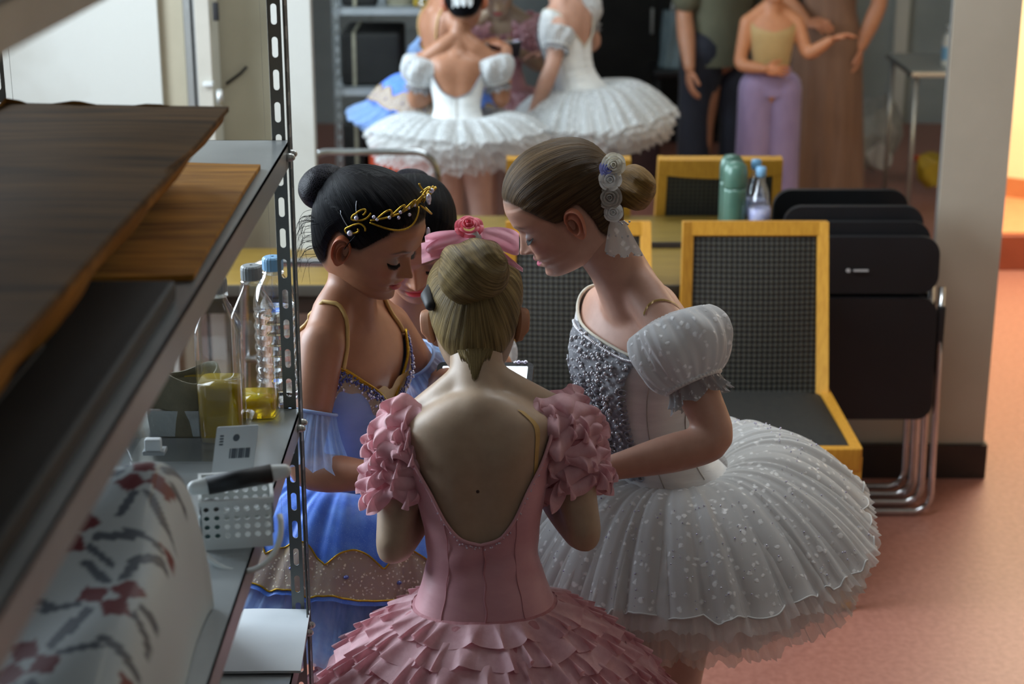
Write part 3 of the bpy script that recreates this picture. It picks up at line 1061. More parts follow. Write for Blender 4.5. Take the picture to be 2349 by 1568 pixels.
Geo().lathe([(.012, 0), (.0145, .004), (.0145, .03), (.012, .034)], tp, 20).build('jar_body', MT['teal'], tq)
Geo().lathe([(.013, .034), (.0135, .036), (.0135, .046), (.011, .048)], tp, 20).build('lid', MT['black'], tq)

# patterned white bag lying on the middle shelf: windmill print
def bag_color(x, y):
    base = np.array([0.44, 0.50, 0.52])
    red = np.array([0.13, 0.013, 0.018])
    gry = np.array([0.075, 0.095, 0.12])
    s = 0.118
    best = base
    for ci in range(-1, 8):
        for cj in range(-1, 5):
            mx, my = cj * s * 1.0 + (s * .5 if ci % 2 else 0) + .015, ci * s * .80 + .010
            dx, dy = x - mx, y - my
            if dx * dx + dy * dy > .016:
                continue
            tw = .35 + .5 * ((ci * 7 + cj * 3) % 4)
            for q in range(3):
                a = tw + q * 2.094
                u, v = dx * math.cos(a) + dy * math.sin(a), -dx * math.sin(a) + dy * math.cos(a)
                if abs(u - .0185) < .0125 and abs(v) < .0115:
                    best = red
                a2 = a + 1.047
                u, v = dx * math.cos(a2) + dy * math.sin(a2), -dx * math.sin(a2) + dy * math.cos(a2)
                if .024 < u < .064 and abs(v - (u - .024) * .42) < .0062:
                    best = gry
                if .024 < u < .060 and abs(v + (u - .024) * .55 + .013) < .0050:
                    best = gry
    return best


NU, NV = 150, 230
prof_y = [1.205, 1.200, 1.215, 1.27, 1.36, 1.46, 1.56, 1.66, 1.715, 1.745, 1.760, 1.765]
prof_z = [.002, .030, .052, .068, .092, .122, .150, .180, .190, .180, .120, .002]
ds = np.concatenate([[0], np.cumsum(np.hypot(np.diff(prof_y), np.diff(prof_z)))])
LU, LV = .388, ds[-1]
us, vs_ = np.linspace(0, 1, NU), np.linspace(0, LV, NV)
pts, cols = [], []
for v in vs_:
    yy, hh = float(pchip(ds, prof_y, v)), float(pchip(ds, prof_z, v))
    for u in us:
        e = (1 - abs(2 * u - 1) ** 14) ** .5
        wv = e * min(1, hh / .05)
        h = hh * e + (.004 * math.sin(14 * v + 5 * u) + .003 * math.sin(17 * u - 23 * v)) * wv
        x = -0.725 + LU * u + .003 * math.sin(20 * v) * (u > .9)
        pts.append(Vector((x, yy + .02 * (u - .5), z1 + .002 + max(h, 0))))
        c_ = bag_color(u * LU + .03, v + .02) if .03 < u < .975 else np.array([0.44, 0.50, 0.52])
        cols.append((c_[0], c_[1], c_[2], 1))
fcs = [(j * NU + i, j * NU + i + 1, (j + 1) * NU + i + 1, (j + 1) * NU + i) for j in range(NV - 1) for i in range(NU - 1)]
tbm = NT('bag_print_cloth')
at = tbm.n('ShaderNodeAttribute', attribute_name='print')
tbm.l(at.outputs['Color'], tbm.b.inputs['Base Color'])
tbm.b.inputs['Roughness'].default_value = 0.55
tbm.bump(tbm.noise(tbm.coord(), 120), 0.15, 0.002)
bag = mesh('patterned_bag', pts, fcs, tbm.m, attrs={'print': cols})
tag(bag, 'white soft bag printed with red squares and grey bars, leaning on the middle shelf', 'bag')

# ---- lower shelf
z2 = SHZ[3]
sheet('white_board', [PZ(560, 1402, z2 + .002), PZ(712, 1402, z2 + .002), PZ(690, 1545, z2 + .002), PZ(470, 1545, z2 + .002)], .004, MT['card_white'],
      'plain white board lying on the lower rack shelf', 'board', 0.0006, seed=9)
rb = empty('red_carton', (-0.44, 2.2, SHZ[4]), 'orange-red carton standing on the lowest rack shelf', 'box')
Geo().box((-0.60, 2.02, SHZ[4] + .001), (-0.345, 2.385, SHZ[4] + .24), .004).build('carton_body', MT['red_box'], rb)
Geo().box((-0.60, 2.195, SHZ[4] + .24), (-0.345, 2.21, SHZ[4] + .2415)).build('tape', MT['card_white'], rb, False)
# bundles on the rack seen in the mirror
for (xa, xb, ya, yb_, sz, hh, lab) in ((-0.70, -0.55, 2.32, 2.41, 2, .16, 'dark wrapped parcel at the wall end of the middle rack shelf'),
                                       (-0.71, -0.46, 2.02, 2.39, 3, .22, 'dark wrapped parcel under the middle rack shelf'),
                                       (-0.71, -0.62, 2.02, 2.39, 4, .30, 'dark wrapped parcel on the lowest rack shelf')):
    b_ = empty('parcel', ((xa + xb) / 2, (ya + yb_) / 2, SHZ[sz]), lab, 'parcel', 'dark parcels on the rack')
    Geo().box((xa, ya, SHZ[sz] + .001), (xb, yb_, SHZ[sz] + hh), .02).build('wrapping', MT['dark_case'], b_)
    Geo().box((xa + .05, ya - .002, SHZ[sz] + .001), (xa + .065, yb_ + .002, SHZ[sz] + hh + .002), .001).build('strap', MT['pouch'], b_)

# ------------------------------------------------------------------ figure library
HZ = [-.086, -.083, -.078, -.070, -.058, -.050, -.043, -.035, -.024, -.010, .012, .030, .050, .070, .088, .101, .110, .1145, .116]
HF = [.040, .060, .0705, .0760, .0745, .0790, .0775, .0800, .0780, .0785, .0790, .0850, .0850, .0790, .0640, .0455, .026, .010, .001]
HB = [-.030, -.045, -.053, -.060, -.067, -.071, -.074, -.077, -.081, -.086, -.0920, -.0945, -.0945, -.0895, -.0770, -.058, -.036, -.014, -.001]
HW = [.012, .022, .031, .041, .0500, .0540, .0570, .0600, .0635, .0665, .0690, .0700, .0705, .0680, .0600, .0470, .030, .012, .001]


def head_pt(z, ph, off=0.0, feat=1.0):
    """head surface, local: x to the person's right, y forward, z up, origin between the ears; arrays in, (n,3) out"""
    z = np.asarray(z, float)
    ph = np.asarray(ph, float)
    z, ph = np.broadcast_arrays(z, ph)
    yf, yb, w = pchip(HZ, HF, z), pchip(HZ, HB, z), pchip(HZ, HW, z)
    yc = -0.008 * np.clip(1 - np.abs(z - .02) / .1, 0, 1) + .012 * np.clip((-z - .02) / .06, 0, 1)
    yc = np.clip(yc, yb + .001, yf - .001)
    s, c = np.sin(ph), np.cos(ph)
    e = .90 - .06 * np.clip((z + .02) / .05, 0, 1) * (z < .06)
    x = w * np.sign(s) * np.abs(s) ** e
    dep = np.where(c > 0, yf - yc, yc - yb)
    y = yc + dep * np.sign(c) * np.abs(c) ** e
    fr = np.clip(c, 0, 1) ** .35 * feat
    G = lambda q, m, sg: np.exp(-((q - m) / sg) ** 2)
    ax = np.abs(x)
    N = pchip([-.034, -.030, -.0265, -.0235, -.0195, -.0160, -.010, .0, .010, .018, .026], [0, .0012, .0080, .0150, .0205, .0198, .0152, .0092, .0042, .0015, 0], np.clip(z, -.034, .026))
    wn = pchip([-.034, -.024, -.016, 0, .026], [.009, .0098, .0092, .0074, .0072], np.clip(z, -.034, .026))
    d = N * G(x, 0, wn)
    d += .0062 * G(ax, .0112, .0045) * G(z, -.0212, .0046)                 # nostril wings
    d += -.0075 * G(ax, .020, .008) * G(z, .012, .010) - .0035 * G(ax, .034, .014) * G(z, .014, .009)   # eye hollows
    d += .0048 * G(ax, .031, .0105) * G(z, .0075, .0062)                   # lowered lids
    d += -.0022 * G(ax, .031, .012) * G(z, .0005, .0022)                   # lash fold
    d += .0016 * G(ax, .028, .016) * G(z, .030, .006)                      # brow
    lipx = np.clip(1 - (x / .0205) ** 2, 0, 1)
    d += .0046 * lipx ** .8 * G(z, -.0375, .0036) + .0050 * lipx * G(z, -.0480, .0042)
    d += -.0042 * G(z, -.0425, .0014) * np.clip(1 - (x / .022) ** 2, 0, 1) ** .5
    d += -.0012 * G(ax, .0215, .003) * G(z, -.043, .004)
    d += .0042 * G(ax, .036, .016) * G(z, -.018, .017) + .0025 * G(ax, .034, .014) * G(z, -.040, .014)   # cheeks
    d += .0028 * G(x, 0, .013) * G(z, -.070, .008)                         # chin
    y = y + d * fr
    if np.any(off):
        r = np.sqrt((x / np.maximum(w, .02)) ** 2 + ((y - yc) / np.maximum(dep, .02)) ** 2) + 1e-6
        zz = np.clip((z - .02) / .096, -1, 1)
        nx, ny, nz = x / np.maximum(w, .02) ** 1.0, (y - yc) / np.maximum(dep, .02), np.clip((z - .030) / .086, 0, 1) ** 2.2 * 1.4
        L = np.sqrt(nx ** 2 + ny ** 2 + nz ** 2) + 1e-6
        return np.stack([x + off * nx / L, y + off * ny / L, z + off * nz / L], -1)
    return np.stack([x, y, z], -1)


def frame(F, U):
    F = Vector(F).normalized()
    R = F.cross(Vector(U)).normalized()
    U = R.cross(F)
    return R, F, U


class Head:
    def __init__(s, o, F, U=(0, 0, 1), k=1.0, roll=0.0):
        R, F, U = frame(F, U)
        if roll:
            q = Matrix.Rotation(roll, 3, F)
            R, U = q @ R, q @ U
        s.o, s.R, s.F, s.U, s.k = Vector(o), R, F, U, k
        s.B = np.array([R, F, U]) * k

    def w(s, loc):
        loc = np.asarray(loc, float)
        return loc @ s.B + np.array(s.o)

    def v(s, x, y, z):
        return s.o + (s.R * x + s.F * y + s.U * z) * s.k


def az_samples(n):
    """denser towards the face"""
    t = np.linspace(-1, 1, n, endpoint=False)
    return math.pi * (0.72 * t + 0.28 * np.abs(t) ** 2.4 * np.sign(t))


def head_mesh(H, skin, lip, lid, brow, hair=(.02, .015, .01)):
    zs = np.concatenate([np.linspace(-.086, -.06, 14)[:-1], np.linspace(-.06, .04, 92)[:-1], np.linspace(.04, .116, 34)])
    ph = az_samples(150)
    Zg, Pg = np.meshgrid(zs, ph, indexing='ij')
    loc = head_pt(Zg.ravel(), Pg.ravel())
    n, m = len(zs), len(ph)
    fs = []
    for i in range(n - 1):
        for k in range(m):
            k2 = (k + 1) % m
            fs.append((i * m + k, (i + 1) * m + k, (i + 1) * m + k2, i * m + k2))
    fs.append(tuple(range(m)))
    fs.append(tuple((n - 1) * m + k for k in range(m))[::-1])
    x, y, z = loc.T
    fr = np.cos(Pg.ravel()) > 0.1
    col = np.tile(np.array(skin[:3]), (len(x), 1))
    G = lambda q, mm, sg: np.exp(-((q - mm) / sg) ** 2)

    def mix(c, wgt):
        nonlocal col
        wgt = (wgt * fr)[:, None]
        col = col * (1 - wgt) + np.array(c[:3]) * wgt
    ax = np.abs(x)
    mix((skin[0] * 1.02, skin[1] * .72, skin[2] * .66), .55 * G(ax, .040, .015) * G(z, -.016, .014))
    hl = hairline(Pg.ravel())
    wq = .75 * np.clip((z - hl + .011) / .013, 0, 1)[:, None]
    col = col * (1 - wq) + np.array(hair[:3]) * wq
    mix(lid, .8 * G(ax, .031, .012) * G(z, .0095, .0065))
    lw = np.clip((1 - (x / .0215) ** 2) * 3, 0, 1)
    up_ = np.clip((z + .0428) / .0010 + .5, 0, 1) * np.clip((-.0335 - .0016 * G(x, 0, .003) + .0042 * (1 - lw * .999) - z) / .0012 + .5, 0, 1)
    top = -.0345 - .006 * (x / .0215) ** 2 - .0012 * G(x, 0, .0032)
    bot = -.0525 + .009 * (x / .0215) ** 2
    mix(lip, np.clip((top - z) / .0012 + .5, 0, 1) * np.clip((z - bot) / .0012 + .5, 0, 1) * (ax < .0215))
    mix((lip[0] * .25, lip[1] * .15, lip[2] * .15), .85 * G(z, -.0426, .0010) * (ax < .0205))
    bz = .0285 + .004 * G(ax, .034, .010) - .004 * np.clip((ax - .036) / .012, 0, 1)
    mix(brow, .75 * G(z, bz, .0026) * np.clip((ax - .012) / .004, 0, 1) * np.clip((.050 - ax) / .006, 0, 1))
    mix((skin[0] * .35, skin[1] * .22, skin[2] * .18), .9 * G(ax, .0072, .0028) * G(z, -.0268, .0018))   # nostrils
    return H.w(loc), fs, col


def ear_mesh(H, side, skin, k=1.0):
    """ear grid with helix rim, antihelix fold, concha and lobe"""
    nr, na = 26, 40
    pts, cols = [], []
    ang = math.radians(24)
    for i in range(nr + 1):
        rho = i / nr
        for j in range(na):
            a = 2 * math.pi * j / na
            hy, hz = -math.cos(a), math.sin(a)      # hy<0 forward
            # outline: broad top, narrow lobe, flatter front edge
            wd = .0178 * (1.0 + .20 * hz) * (.80 if hy < 0 else 1.0 + .06 * hz)
            ht = .0275 if hz > 0 else .0300
            yy = hy * wd * rho
            zz = hz * ht * rho
            back = min(1, max(0, (hy + .35) / .5)) if hz < .45 else 1.0
            low = 1.0 if hz > -.55 else max(0.0, 1 - (-.55 - hz) / .3)
            rim = math.exp(-((rho - .87) / .085) ** 2) * back * low
            qy, qz = yy + .0035, zz + .0015
            da = math.hypot(qy / .0095, qz / .0150)
            anti = math.exp(-((da - 1.0) / .20) ** 2) * (1.0 if yy > -.004 else .15) * (1.0 if zz > -.018 else .4)
            conch = -max(0.0, 1 - da ** 3) if da < 1 else 0.0
            trag = math.exp(-(((yy + .0125) / .0035) ** 2 + ((zz + .001) / .0055) ** 2))
            scaph = math.exp(-((rho - .70) / .08) ** 2) * back * low
            d = .0080 * rim + .0040 * anti + .0095 * conch + .0050 * trag - .0022 * scaph + .0025
            if rho > .93:
                d -= .010 * (rho - .93) / .07
            d *= k
            # back part swings out from the head
            by = (yy + .0165)
            ox = by * math.sin(ang) + d * math.cos(ang) * .9
            oy = -(by * math.cos(ang)) + .0125 + d * math.sin(ang) * .4
            pts.append(((.0665 + ox) * side, oy - .004, zz - .003 + .10 * -oy))
            sh = 1 + .55 * conch - .22 * scaph  # concha and scapha darkened in the tint, painted shade
            cols.append((skin[0] * 1.08 * sh, skin[1] * .74 * sh, skin[2] * .62 * sh))  # ears are redder than the face; tint also paints their backlit glow
    fs = []
    for i in range(nr):
        for j in range(na):
            j2 = (j + 1) % na
            q = (i * na + j, i * na + j2, (i + 1) * na + j2, (i + 1) * na + j)
            fs.append(q if side < 0 else q[::-1])
    # rear shell
    b0 = len(pts)
    for i in range(9):
        rho = 1 - i / 8 * .55
        for j in range(na):
            p = pts[nr * na + j]
            c0 = (.0660 * side, -.004, -.003)
            t = i / 8
            pts.append((p[0] + (c0[0] - p[0]) * t - .003 * side * math.sin(math.pi * min(t * 1.2, 1)), p[1] + (c0[1] - p[1]) * t * .8 - .0012 * math.sin(math.pi * t), p[2] + (c0[2] - p[2]) * t * .8))
            cols.append((skin[0] * 1.08, skin[1] * .74, skin[2] * .62))
    for i in range(8):
        for j in range(na):
            j2 = (j + 1) % na
            q = (b0 + i * na + j, b0 + i * na + j2, b0 + (i + 1) * na + j2, b0 + (i + 1) * na + j)
            fs.append(q if side < 0 else q[::-1])
    return H.w(np.array(pts)), fs, np.array(cols)


HL_A = [0, 25, 45, 58, 68, 76, 84, 90, 97, 106, 116, 130, 150, 180]
HL_Z = [.076, .074, .065, .050, .030, .012, .010, .021, .023, -.002, -.042, -.060, -.071, -.076]


def hairline(ph):
    return pchip(HL_A, HL_Z, np.abs(np.degrees(ph)))


def strand_attr(loc, bdir):
    """seamless comb coordinates around the bun direction"""
    b = np.array(bdir) / np.linalg.norm(bdir)
    u = np.cross(b, [1, 0, 0])
    u /= np.linalg.norm(u)
    v = np.cross(b, u)
    q = loc - np.array([0, -.005, .02])
    q = q / (np.linalg.norm(q, axis=1)[:, None] + 1e-9)
    a = np.arctan2(q @ v, q @ u)
    return np.stack([np.cos(a), np.sin(a), q @ b], -1)


def hair_cap(H, m, parent, bdir, thick=.0075, name='hair'):
    ph = np.linspace(-math.pi, math.pi, 220, endpoint=False)
    n = 70
    rows = []
    edge = []
    hl = hairline(ph)
    for i in range(n + 1):
        t = i / n
        z = hl + (.1158 - hl) * (1 - (1 - t) ** 1.35)
        d = (z - hl)
        edge.append(d)
        off = thick * np.clip(d / .030, 0, 1) ** .6 + .0006
        a = strand_attr(head_pt(z, ph), bdir)
        ang = np.arctan2(a[:, 1], a[:, 0])
        off = off + .00030 * np.clip(d / .02, 0, 1) * (np.sin(ang * 47) + .7 * np.sin(ang * 83 + 1) + .6 * np.sin(ang * 29 + 2))
        rows.append(head_pt(z, ph, off))
    loc = np.concatenate(rows)
    edge = np.concatenate(edge)
    mm = len(ph)
    fs = []
    for i in range(n):
        for k in range(mm):
            k2 = (k + 1) % mm
            fs.append((i * mm + k, i * mm + k2, (i + 1) * mm + k2, (i + 1) * mm + k))
    fs.append(tuple(n * mm + k for k in range(mm)))
    return mesh(name, H.w(loc), fs, m, parent, attrs={'strand': strand_attr(loc, bdir), 'edge': np.stack([edge, edge * 0, edge * 0], -1)})


def hair_mat(name, dark, light, rough=.38, k=55, spec=.14):
    t = NT(name)
    v = t.attr('strand', (k, k, 1.6))
    f = t.noise(v, 1.0, 3, .6)
    f2 = t.noise(t.attr('strand', (k * .22, k * .22, 1.2)), 1.0, 2, .5)
    mx = t.n('ShaderNodeMath', operation='ADD')
    h1 = t.n('ShaderNodeMath', operation='MULTIPLY')
    h1.inputs[1].default_value = .55
    t.l(f, h1.inputs[0])
    h2 = t.n('ShaderNodeMath', operation='MULTIPLY')
    h2.inputs[1].default_value = .45
    t.l(f2, h2.inputs[0])
    t.l(h1.outputs[0], mx.inputs[0])
    t.l(h2.outputs[0], mx.inputs[1])
    t.l(t.ramp(mx.outputs[0], [(.36, dark), (.66, light)]), t.b.inputs['Base Color'])
    t.b.inputs['Roughness'].default_value = rough
    t.b.inputs['Specular IOR Level'].default_value = spec
    t.bump(f, .7, .0025)
    ea = t.n('ShaderNodeAttribute', attribute_name='edge')
    sp = t.n('ShaderNodeSeparateXYZ')
    t.l(ea.outputs['Vector'], sp.inputs[0])
    mr = t.n('ShaderNodeMapRange')
    mr.inputs['From Max'].default_value = .016
    t.l(sp.outputs[0], mr.inputs['Value'])
    ad = t.n('ShaderNodeMath', operation='ADD')
    t.l(mr.outputs[0], ad.inputs[0])
    t.l(f, ad.inputs[1])
    m3 = t.n('ShaderNodeMapRange')
    m3.inputs['From Min'].default_value = .45
    m3.inputs['From Max'].default_value = .85
    t.l(ad.outputs[0], m3.inputs['Value'])
    t.l(m3.outputs[0], t.b.inputs['Alpha'])
    return t.m


def bun(H, c, r, m, parent, axis, twist=5.0, depth=.10, name='bun', seed=0, net=None):
    """coiled bun: flattened ball wound by strands; axis = pole pointing off the head (local)"""
    ax = Vector(axis).normalized()
    u = ax.cross(Vector((1, 0, .2))).normalized()
    v = ax.cross(u)
    na, nt = 150, 80
    loc, st = [], []
    rd = random.Random(seed)
    p1, p2 = rd.uniform(0, 6), rd.uniform(0, 6)
    for i in range(nt + 1):
        t = math.pi * i / nt
        for j in range(na):
            a = 2 * math.pi * j / na
            sp = a * 2 + t * twist
            rr = 1 + depth * .5 * math.sin(sp + p1) * math.sin(t) + depth * .35 * math.sin(a * 5 + t * twist * 1.7 + p2) * math.sin(t) + .005 * math.sin(a * 13 - t * 9)
            q = u * (r[0] * math.sin(t) * math.cos(a) * rr) + v * (r[1] * math.sin(t) * math.sin(a) * rr) + ax * (r[2] * math.cos(t) * (1 + (rr - 1) * .6))
            loc.append(Vector(c) + q)
            b = a + t * twist * .55
            st.append((math.cos(b), math.sin(b), math.cos(t) * 2.2))
    fs = []
    for i in range(nt):
        for j in range(na):
            j2 = (j + 1) % na
            fs.append((i * na + j, i * na + j2, (i + 1) * na + j2, (i + 1) * na + j))
    return mesh(name, H.w(np.array(loc)), fs, m, parent, attrs={'strand': np.array(st), 'edge': np.ones((len(st), 3))})


TT = [0, .30, .55, .74, .86, .935, 1.0]
TA = [.116, .086, .100, .114, .122, .092, .047]
TF = [.078, .070, .081, .082, .062, .047, .040]
TBk = [.092, .062, .068, .076, .072, .062, .048]


class Torso:
    def __init__(s, pel, neck, F0, F1, size=1.0, bow=(0, 0, 0), bust=0.0):
        s.p0, s.p2 = Vector(pel), Vector(neck)
        s.p1 = (s.p0 + s.p2) / 2 + Vector(bow)
        s.F0, s.F1, s.k, s.bust = Vector(F0).normalized(), Vector(F1).normalized(), size, bust

    def fr(s, t):
        c = s.p0 * (1 - t) ** 2 + s.p1 * 2 * t * (1 - t) + s.p2 * t * t
        U = ((s.p1 - s.p0) * (1 - t) + (s.p2 - s.p1) * t).normalized()
        F = s.F0.lerp(s.F1, min(max(t, 0), 1))
        F = (F - U * F.dot(U)).normalized()
        return c, F.cross(U), F, U

    def pt(s, t, th, off=0.0):
        c, R, F, U = s.fr(t)
        tt = min(max(t, 0), 1)
        a = float(pchip(TT, TA, tt)) * s.k + off
        co, si = math.cos(th), math.sin(th)
        b = (float(pchip(TT, TF, tt)) if co > 0 else float(pchip(TT, TBk, tt))) * s.k + off
        e = .86
        p = c + R * (a * math.copysign(abs(si) ** e, si)) + F * (b * math.copysign(abs(co) ** e, co))
        if s.bust and co > 0:
            w = math.exp(-((tt - .66) / .10) ** 2) * (math.exp(-((th - .55) / .38) ** 2) + math.exp(-((th + .55) / .38) ** 2))
            p += F * (s.bust * w)
        if co < -.05:      # spine groove and shoulder blades
            w = math.exp(-((abs(th) - 2.62) / .28) ** 2) * math.exp(-((tt - .76) / .10) ** 2)
            p -= F * (.007 * s.k * w)
            gq = math.exp(-((abs(th) - math.pi) / .16) ** 2) * math.exp(-((tt - .55) / .30) ** 2)
            p += F * (.006 * s.k * gq)
        return p


def skin_mat(name):
    t = NT(name)
    a = t.n('ShaderNodeAttribute', attribute_name='tint')
    f = t.noise(t.coord(), 45, 4)
    r = t.ramp(f, [(.3, (.93, .91, .90, 1)), (.7, (1.05, 1.05, 1.05, 1))])
    mx = t.n('ShaderNodeMix', data_type='RGBA', blend_type='MULTIPLY')
    mx.inputs[0].default_value = 1.0
    t.l(a.outputs['Color'], mx.inputs[6])
    t.l(r, mx.inputs[7])
    t.l(mx.outputs[2], t.b.inputs['Base Color'])
    t.b.inputs['Roughness'].default_value = .46
    t.b.inputs['Subsurface Weight'].default_value = .12
    t.b.inputs['Subsurface Radius'].default_value = (1, .35, .2)
    t.b.inputs['Subsurface Scale'].default_value = .008
    t.bump(t.noise(t.coord(), 900, 2), .06, .001)
    return t.m


def remesh(g, vox, smooth=6):
    me = bpy.data.meshes.new('tmp')
    me.from_pydata([tuple(v) for v in g.v], [], g.f)
    o = link(bpy.data.objects.new('tmp', me))
    md = o.modifiers.new('r', 'REMESH')
    md.mode = 'VOXEL'
    md.voxel_size = vox
    md.adaptivity = 0
    sm = o.modifiers.new('s', 'SMOOTH')
    sm.factor = .5
    sm.iterations = smooth
    dg = bpy.context.evaluated_depsgraph_get()
    dg.update()
    ev = o.evaluated_get(dg)
    m2 = ev.to_mesh()
    n = len(m2.vertices)
    co = np.empty(n * 3)
    m2.vertices.foreach_get('co', co)
    fs = [tuple(p.vertices) for p in m2.polygons]
    ev.to_mesh_clear()
    bpy.data.objects.remove(o)
    bpy.data.meshes.remove(me)
    return co.reshape(-1, 3), fs


def hand_geo(wr, d, nrm, side, k=1.0, curl=.6, spread=.10, thumb=.7):
    """palm and five fingers; d = pointing direction, nrm = back-of-hand normal, side = +1 when the thumb lies along d x nrm"""
    d, nrm = Vector(d).normalized(), Vector(nrm)
    nrm = (nrm - d * nrm.dot(d)).normalized()
    lat = d.cross(nrm) * side
    wr = Vector(wr)
    g = Geo()
    Mx = Matrix((lat, d, nrm)).transposed()
    g.ball(wr + d * .036 * k, (.031 * k, .045 * k, .0125 * k), 22, M=Mx)
    for i, (u, L, r) in enumerate(((.022, .062, .0072), (.0075, .070, .0074), (-.0075, .065, .0072), (-.021, .050, .0064))):
        a = wr + d * (.062 if i < 3 else .056) * k + lat * u * k * .95
        fd = (d + lat * (u * spread / .022)).normalized()
        pts, th = [a - fd * .012 * k, a], 0
        for q, sl in enumerate((.42, .32, .26)):
            th += curl * (.55, .75, .55)[q]
            pts.append(pts[-1] + (fd * math.cos(th) - nrm * math.sin(th)) * L * sl * k)
        g.tube(pts, [r * k * 1.05, r * k, r * k * .95, r * k * .88, r * k * .74], 12, round_=True)
    a = wr + d * .018 * k + lat * .018 * k
    t1 = (lat * .75 + d * .65 - nrm * .25 * thumb).normalized()
    t2 = (lat * .30 + d * .85 - nrm * .55 * thumb).normalized()
    g.tube([a, a + t1 * .026 * k, a + t1 * .026 * k + t2 * .024 * k, a + t1 * .026 * k + t2 * .044 * k], [.0105 * k, .0095 * k, .0085 * k, .0068 * k], 12, round_=True)
    return g


def taper(g, pts, rads, n=6):
    """limb: smooth path through joints with smoothly changing radius"""
    pts = [Vector(p) for p in pts]
    xs = [0.0]
    for a, b in zip(pts, pts[1:]):
        xs.append(xs[-1] + (b - a).length)
    op, orr = [], []
    tot = xs[-1]
    N = max(8, int(tot / .016))
    for i in range(N + 1):
        x = tot * i / N
        k = min(max(np.searchsorted(xs, x) - 1, 0), len(pts) - 2)
        t = (x - xs[k]) / (xs[k + 1] - xs[k])
        op.append(pts[k].lerp(pts[k + 1], t))
        orr.append(float(pchip(xs, rads, x)))
    for _ in range(2):
        op = [op[0]] + [(op[i - 1] + op[i] * 2 + op[i + 1]) / 4 for i in range(1, len(op) - 1)] + [op[-1]]
    g.tube(op, orr, 18, round_=True)


def person(spec):
    """one continuous body mesh with head, ears and hands; returns the object"""
    k = spec['k']
    T, H = spec['torso'], spec['head']
    g = Geo()
    rows = []
    ts = np.concatenate([[0, .02], np.linspace(.06, .96, 26), [1.0]])
    for t in ts:
        rows.append([T.pt(t, th) for th in np.linspace(0, 2 * math.pi, 48, endpoint=False)])
    c0, R0, F0, U0 = T.fr(0)
    base = [[c0 - U0 * (.07 * k * s) + (q - c0) * math.sqrt(max(0, 1 - s * s)) for q in rows[0]] for s in (.97, .8, .5, .25)]
    rows = base + rows
    g.grid(rows, wrap=True)
    n0 = len(g.v)
    g.f.append(tuple(range(n0 - 48, n0)))
    g.mi.append(0)
    g.f.append(tuple(range(0, 48))[::-1])
    g.mi.append(0)
    c1, R1, F1, U1 = T.fr(.97)
    hb = H.v(0, -.018, -.012)
    nr = spec.get('neck_r', .041) * k
    taper(g, [c1 - U1 * .03, c1.lerp(hb, .45), hb], [nr * 1.22, nr, nr * 1.04])
    # trapezius slopes
    for sd, key in ((1, 'armR'), (-1, 'armL')):
        S = Vector(spec[key][0])
        cc = c1.lerp(hb, .42) - F1 * .010
        g.tube([cc, cc.lerp(S, .45) + U1 * -.004 - F1 * .006, S + (cc - S) * .06], [.030 * k, .036 * k, .036 * k], 14, round_=True)
    g.ball(T.fr(.90)[0] - F1 * .018 * k, (.055 * k, .050 * k, .050 * k), 16)
    arm_r = spec.get('arm_r', (.040, .0355, .031, .0325, .0215))
    for key in ('armR', 'armL'):
        S, E, Wr = [Vector(q) for q in spec[key][:3]]
        taper(g, [S, S.lerp(E, .5), E, E.lerp(Wr, .35), Wr], [r * k for r in arm_r])
    # legs
    kn = spec.get('knees')
    for sd in (1, -1):
        hip = c0 + R0 * (sd * .062 * k) - U0 * .02 * k
        ft = Vector(spec['feet'][0 if sd > 0 else 1])
        knee = Vector(kn[0 if sd > 0 else 1]) if kn else hip.lerp(ft + Vector((0, 0, .06)), .50) + F0 * .015
        ank = ft + Vector((0, 0, .055 * k))
        lr = spec.get('leg_r', (.068, .060, .044, .045, .027))
        taper(g, [hip, hip.lerp(knee, .45), knee, knee.lerp(ank, .35), ank], [r * k for r in lr])
        fd = Vector((F0.x, F0.y, 0)).normalized()
        fd = (fd + R0 * .25 * sd).normalized()
        taper(g, [ft - fd * .025 * k + Vector((0, 0, .030 * k)), ft + fd * .05 * k + Vector((0, 0, .028 * k)), ft + fd * .13 * k + Vector((0, 0, .016 * k))], [.027 * k, .028 * k, .016 * k])
    for b in spec.get('extra', []):
        g.ball(*b)
    co, fs = remesh(g, spec.get('vox', .0045), spec.get('smooth', 8))
    skin = spec['skin']
    col = np.tile(np.array(skin[:3]), (len(co), 1))
    V, Fc, Cc = [co], list(fs), [col]
    fm = []
    legs = spec.get('legs_below')
    if legs is not None:
        d = (co - np.array(c0)) @ np.array(U0)
        low = d < legs
        fm = [1 if low[f[0]] else 0 for f in fs]
    else:
        fm = [0] * len(fs)
    off = len(co)
    hv, hf, hc = head_mesh(H, skin, spec['lip'], spec['lid'], spec['brow'], spec.get('hair', (.02, .015, .01)))
    parts = [(hv, hf, hc)] + [ear_mesh(H, sd, skin) for sd in (1, -1)]
    for key in ('armR', 'armL'):
        if len(spec[key]) > 3:
            hg = hand_geo(spec[key][2], **spec[key][3])
            hv = np.array([tuple(q) for q in hg.v])
            parts.append((hv, hg.f, np.tile(np.array(skin[:3]) * np.array([1.02, .93, .9]), (len(hv), 1))))
    for v_, f_, c_ in parts:
        V.append(np.asarray(v_))
        Fc += [tuple(i + off for i in q) for q in f_]
        Cc.append(c_)
        fm += [0] * len(f_)
        off += len(v_)
    V, Cc = np.concatenate(V), np.concatenate(Cc)
    Cc = np.concatenate([np.clip(Cc, 0, 1), np.ones((len(Cc), 1))], 1)
    o = mesh('person', V, Fc, None, None, True, mats=[MT['skin'], spec.get('tights', MT['skin'])], fmat=fm, attrs={'tint': Cc})
    return tag(o, spec['label'], 'person', spec.get('group'))


